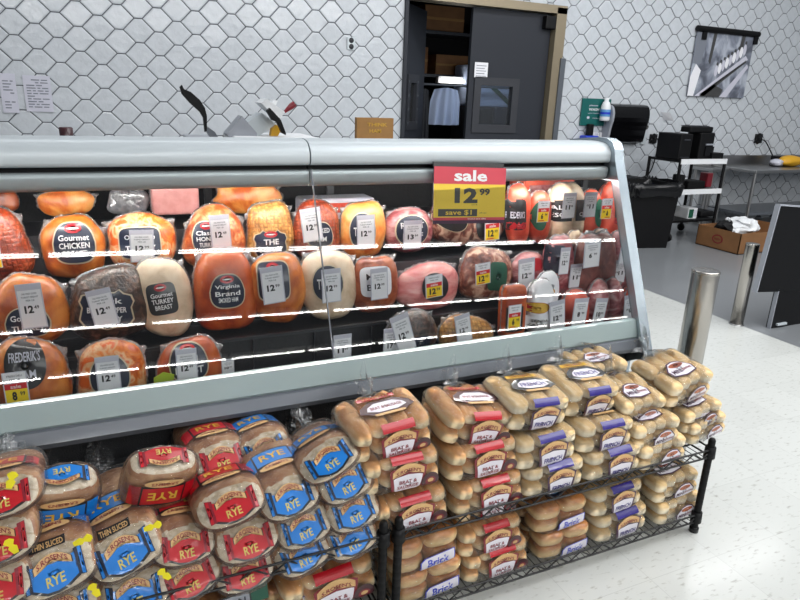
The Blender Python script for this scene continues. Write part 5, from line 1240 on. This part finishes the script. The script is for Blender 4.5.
# ================================================================== LIGHT
rows = [((-1.01, -2.50), (7.2, -3.02), 2), ((-1.29, -4.12), (9.14, -4.87), 1), ((-1.39, -5.53), (9.07, -6.13), 1)]
ZC = 4.0
for ri, (a, b, nt_) in enumerate(rows):
    a, b = Vector(a), Vector(b); d = (b - a).normalized(); ang = math.atan2(d.y, d.x); n = int((b - a).length / 1.25) + 4
    proto = None
    for i in range(n):
        c = a + d * (1.25 * (i - 1.2))
        if proto is None:
            t = empty('ceiling_light'); m = MB(); m.box(-.6, .6, -.07, .07, 0.02, .06, 'housing'); m.build('housing', t)
            for y in ((-.024, .024) if nt_ == 2 else (0,)):
                m = MB(); m.tube([(-.58, y, 0), (.58, y, 0)], .011 if nt_ == 2 else .017, 'tube', 8); m.build('tube', t)
            proto = t
        else: t = copy_tree(proto)
        t.location = (c.x, c.y, ZC); t.rotation_euler = (0, 0, ang)
        tag(t, ['twin fluorescent tube fixture of the near ceiling row reflected in the upper glass', 'fluorescent tube fixture of the middle ceiling row reflected across the middle shelf', 'fluorescent tube fixture of the far ceiling row reflected low in the glass'][ri], 'ceiling light', 'ceiling light row ' + ['near', 'middle', 'far'][ri])
# unseen fill lights added to brighten kitchen, storeroom and aisle
def area(name, loc, rot, sx, sy, e, col=(1, 1, 1)):
    l = bpy.data.lights.new(name, 'AREA'); l.shape = 'RECTANGLE'; l.size = sx; l.size_y = sy; l.energy = e; l.color = col
    o = bpy.data.objects.new(name, l); COL.objects.link(o); o.location = loc; o.rotation_euler = rot; return o
area('kitchen_fill', (3.0, 4.2, 3.9), (R(14), 0, 0), 9, .3, 95, (.97, .98, 1))  # added fill over the kitchen, where the tube rows do not reach
area('storeroom_fill', (4.6, 6.6, 1.9), (R(80), 0, R(15)), 
     .8, .2, 4.5, (.85, .92, 1))  # added fill hidden behind the door leaf, lights the wrapped stack
area('aisle_fill', (5.0, .6, 4.2), (0, 0, 0), 7, 3.4, 330, (.98, .99, 1))  # added soft overhead fill that brightens the white floor
area('aisle_fill', (2.5, -9, 4.0), (R(55), 0, 0), 9, 2, 200, (1, .99, .97))  # added fill from behind the camera
w = bpy.data.worlds.new('world'); scn.world = w; w.use_nodes = True
bg = w.node_tree.nodes['Background']; bg.inputs[0].default_value = (.86, .92, 1, 1); bg.inputs[1].default_value = .2
scn.view_settings.view_transform = 'Standard'; scn.view_settings.look = 'None'; scn.view_settings.gamma = 1; scn.view_settings.exposure = .1
scn.cycles.use_denoising = True
scn.cycles.max_bounces = 8; scn.cycles.transparent_max_bounces = 32; scn.cycles.glossy_bounces = 4; scn.cycles.diffuse_bounces = 4
scn.cycles.caustics_reflective = False; scn.cycles.caustics_refractive = False; scn.cycles.sample_clamp_indirect = 6
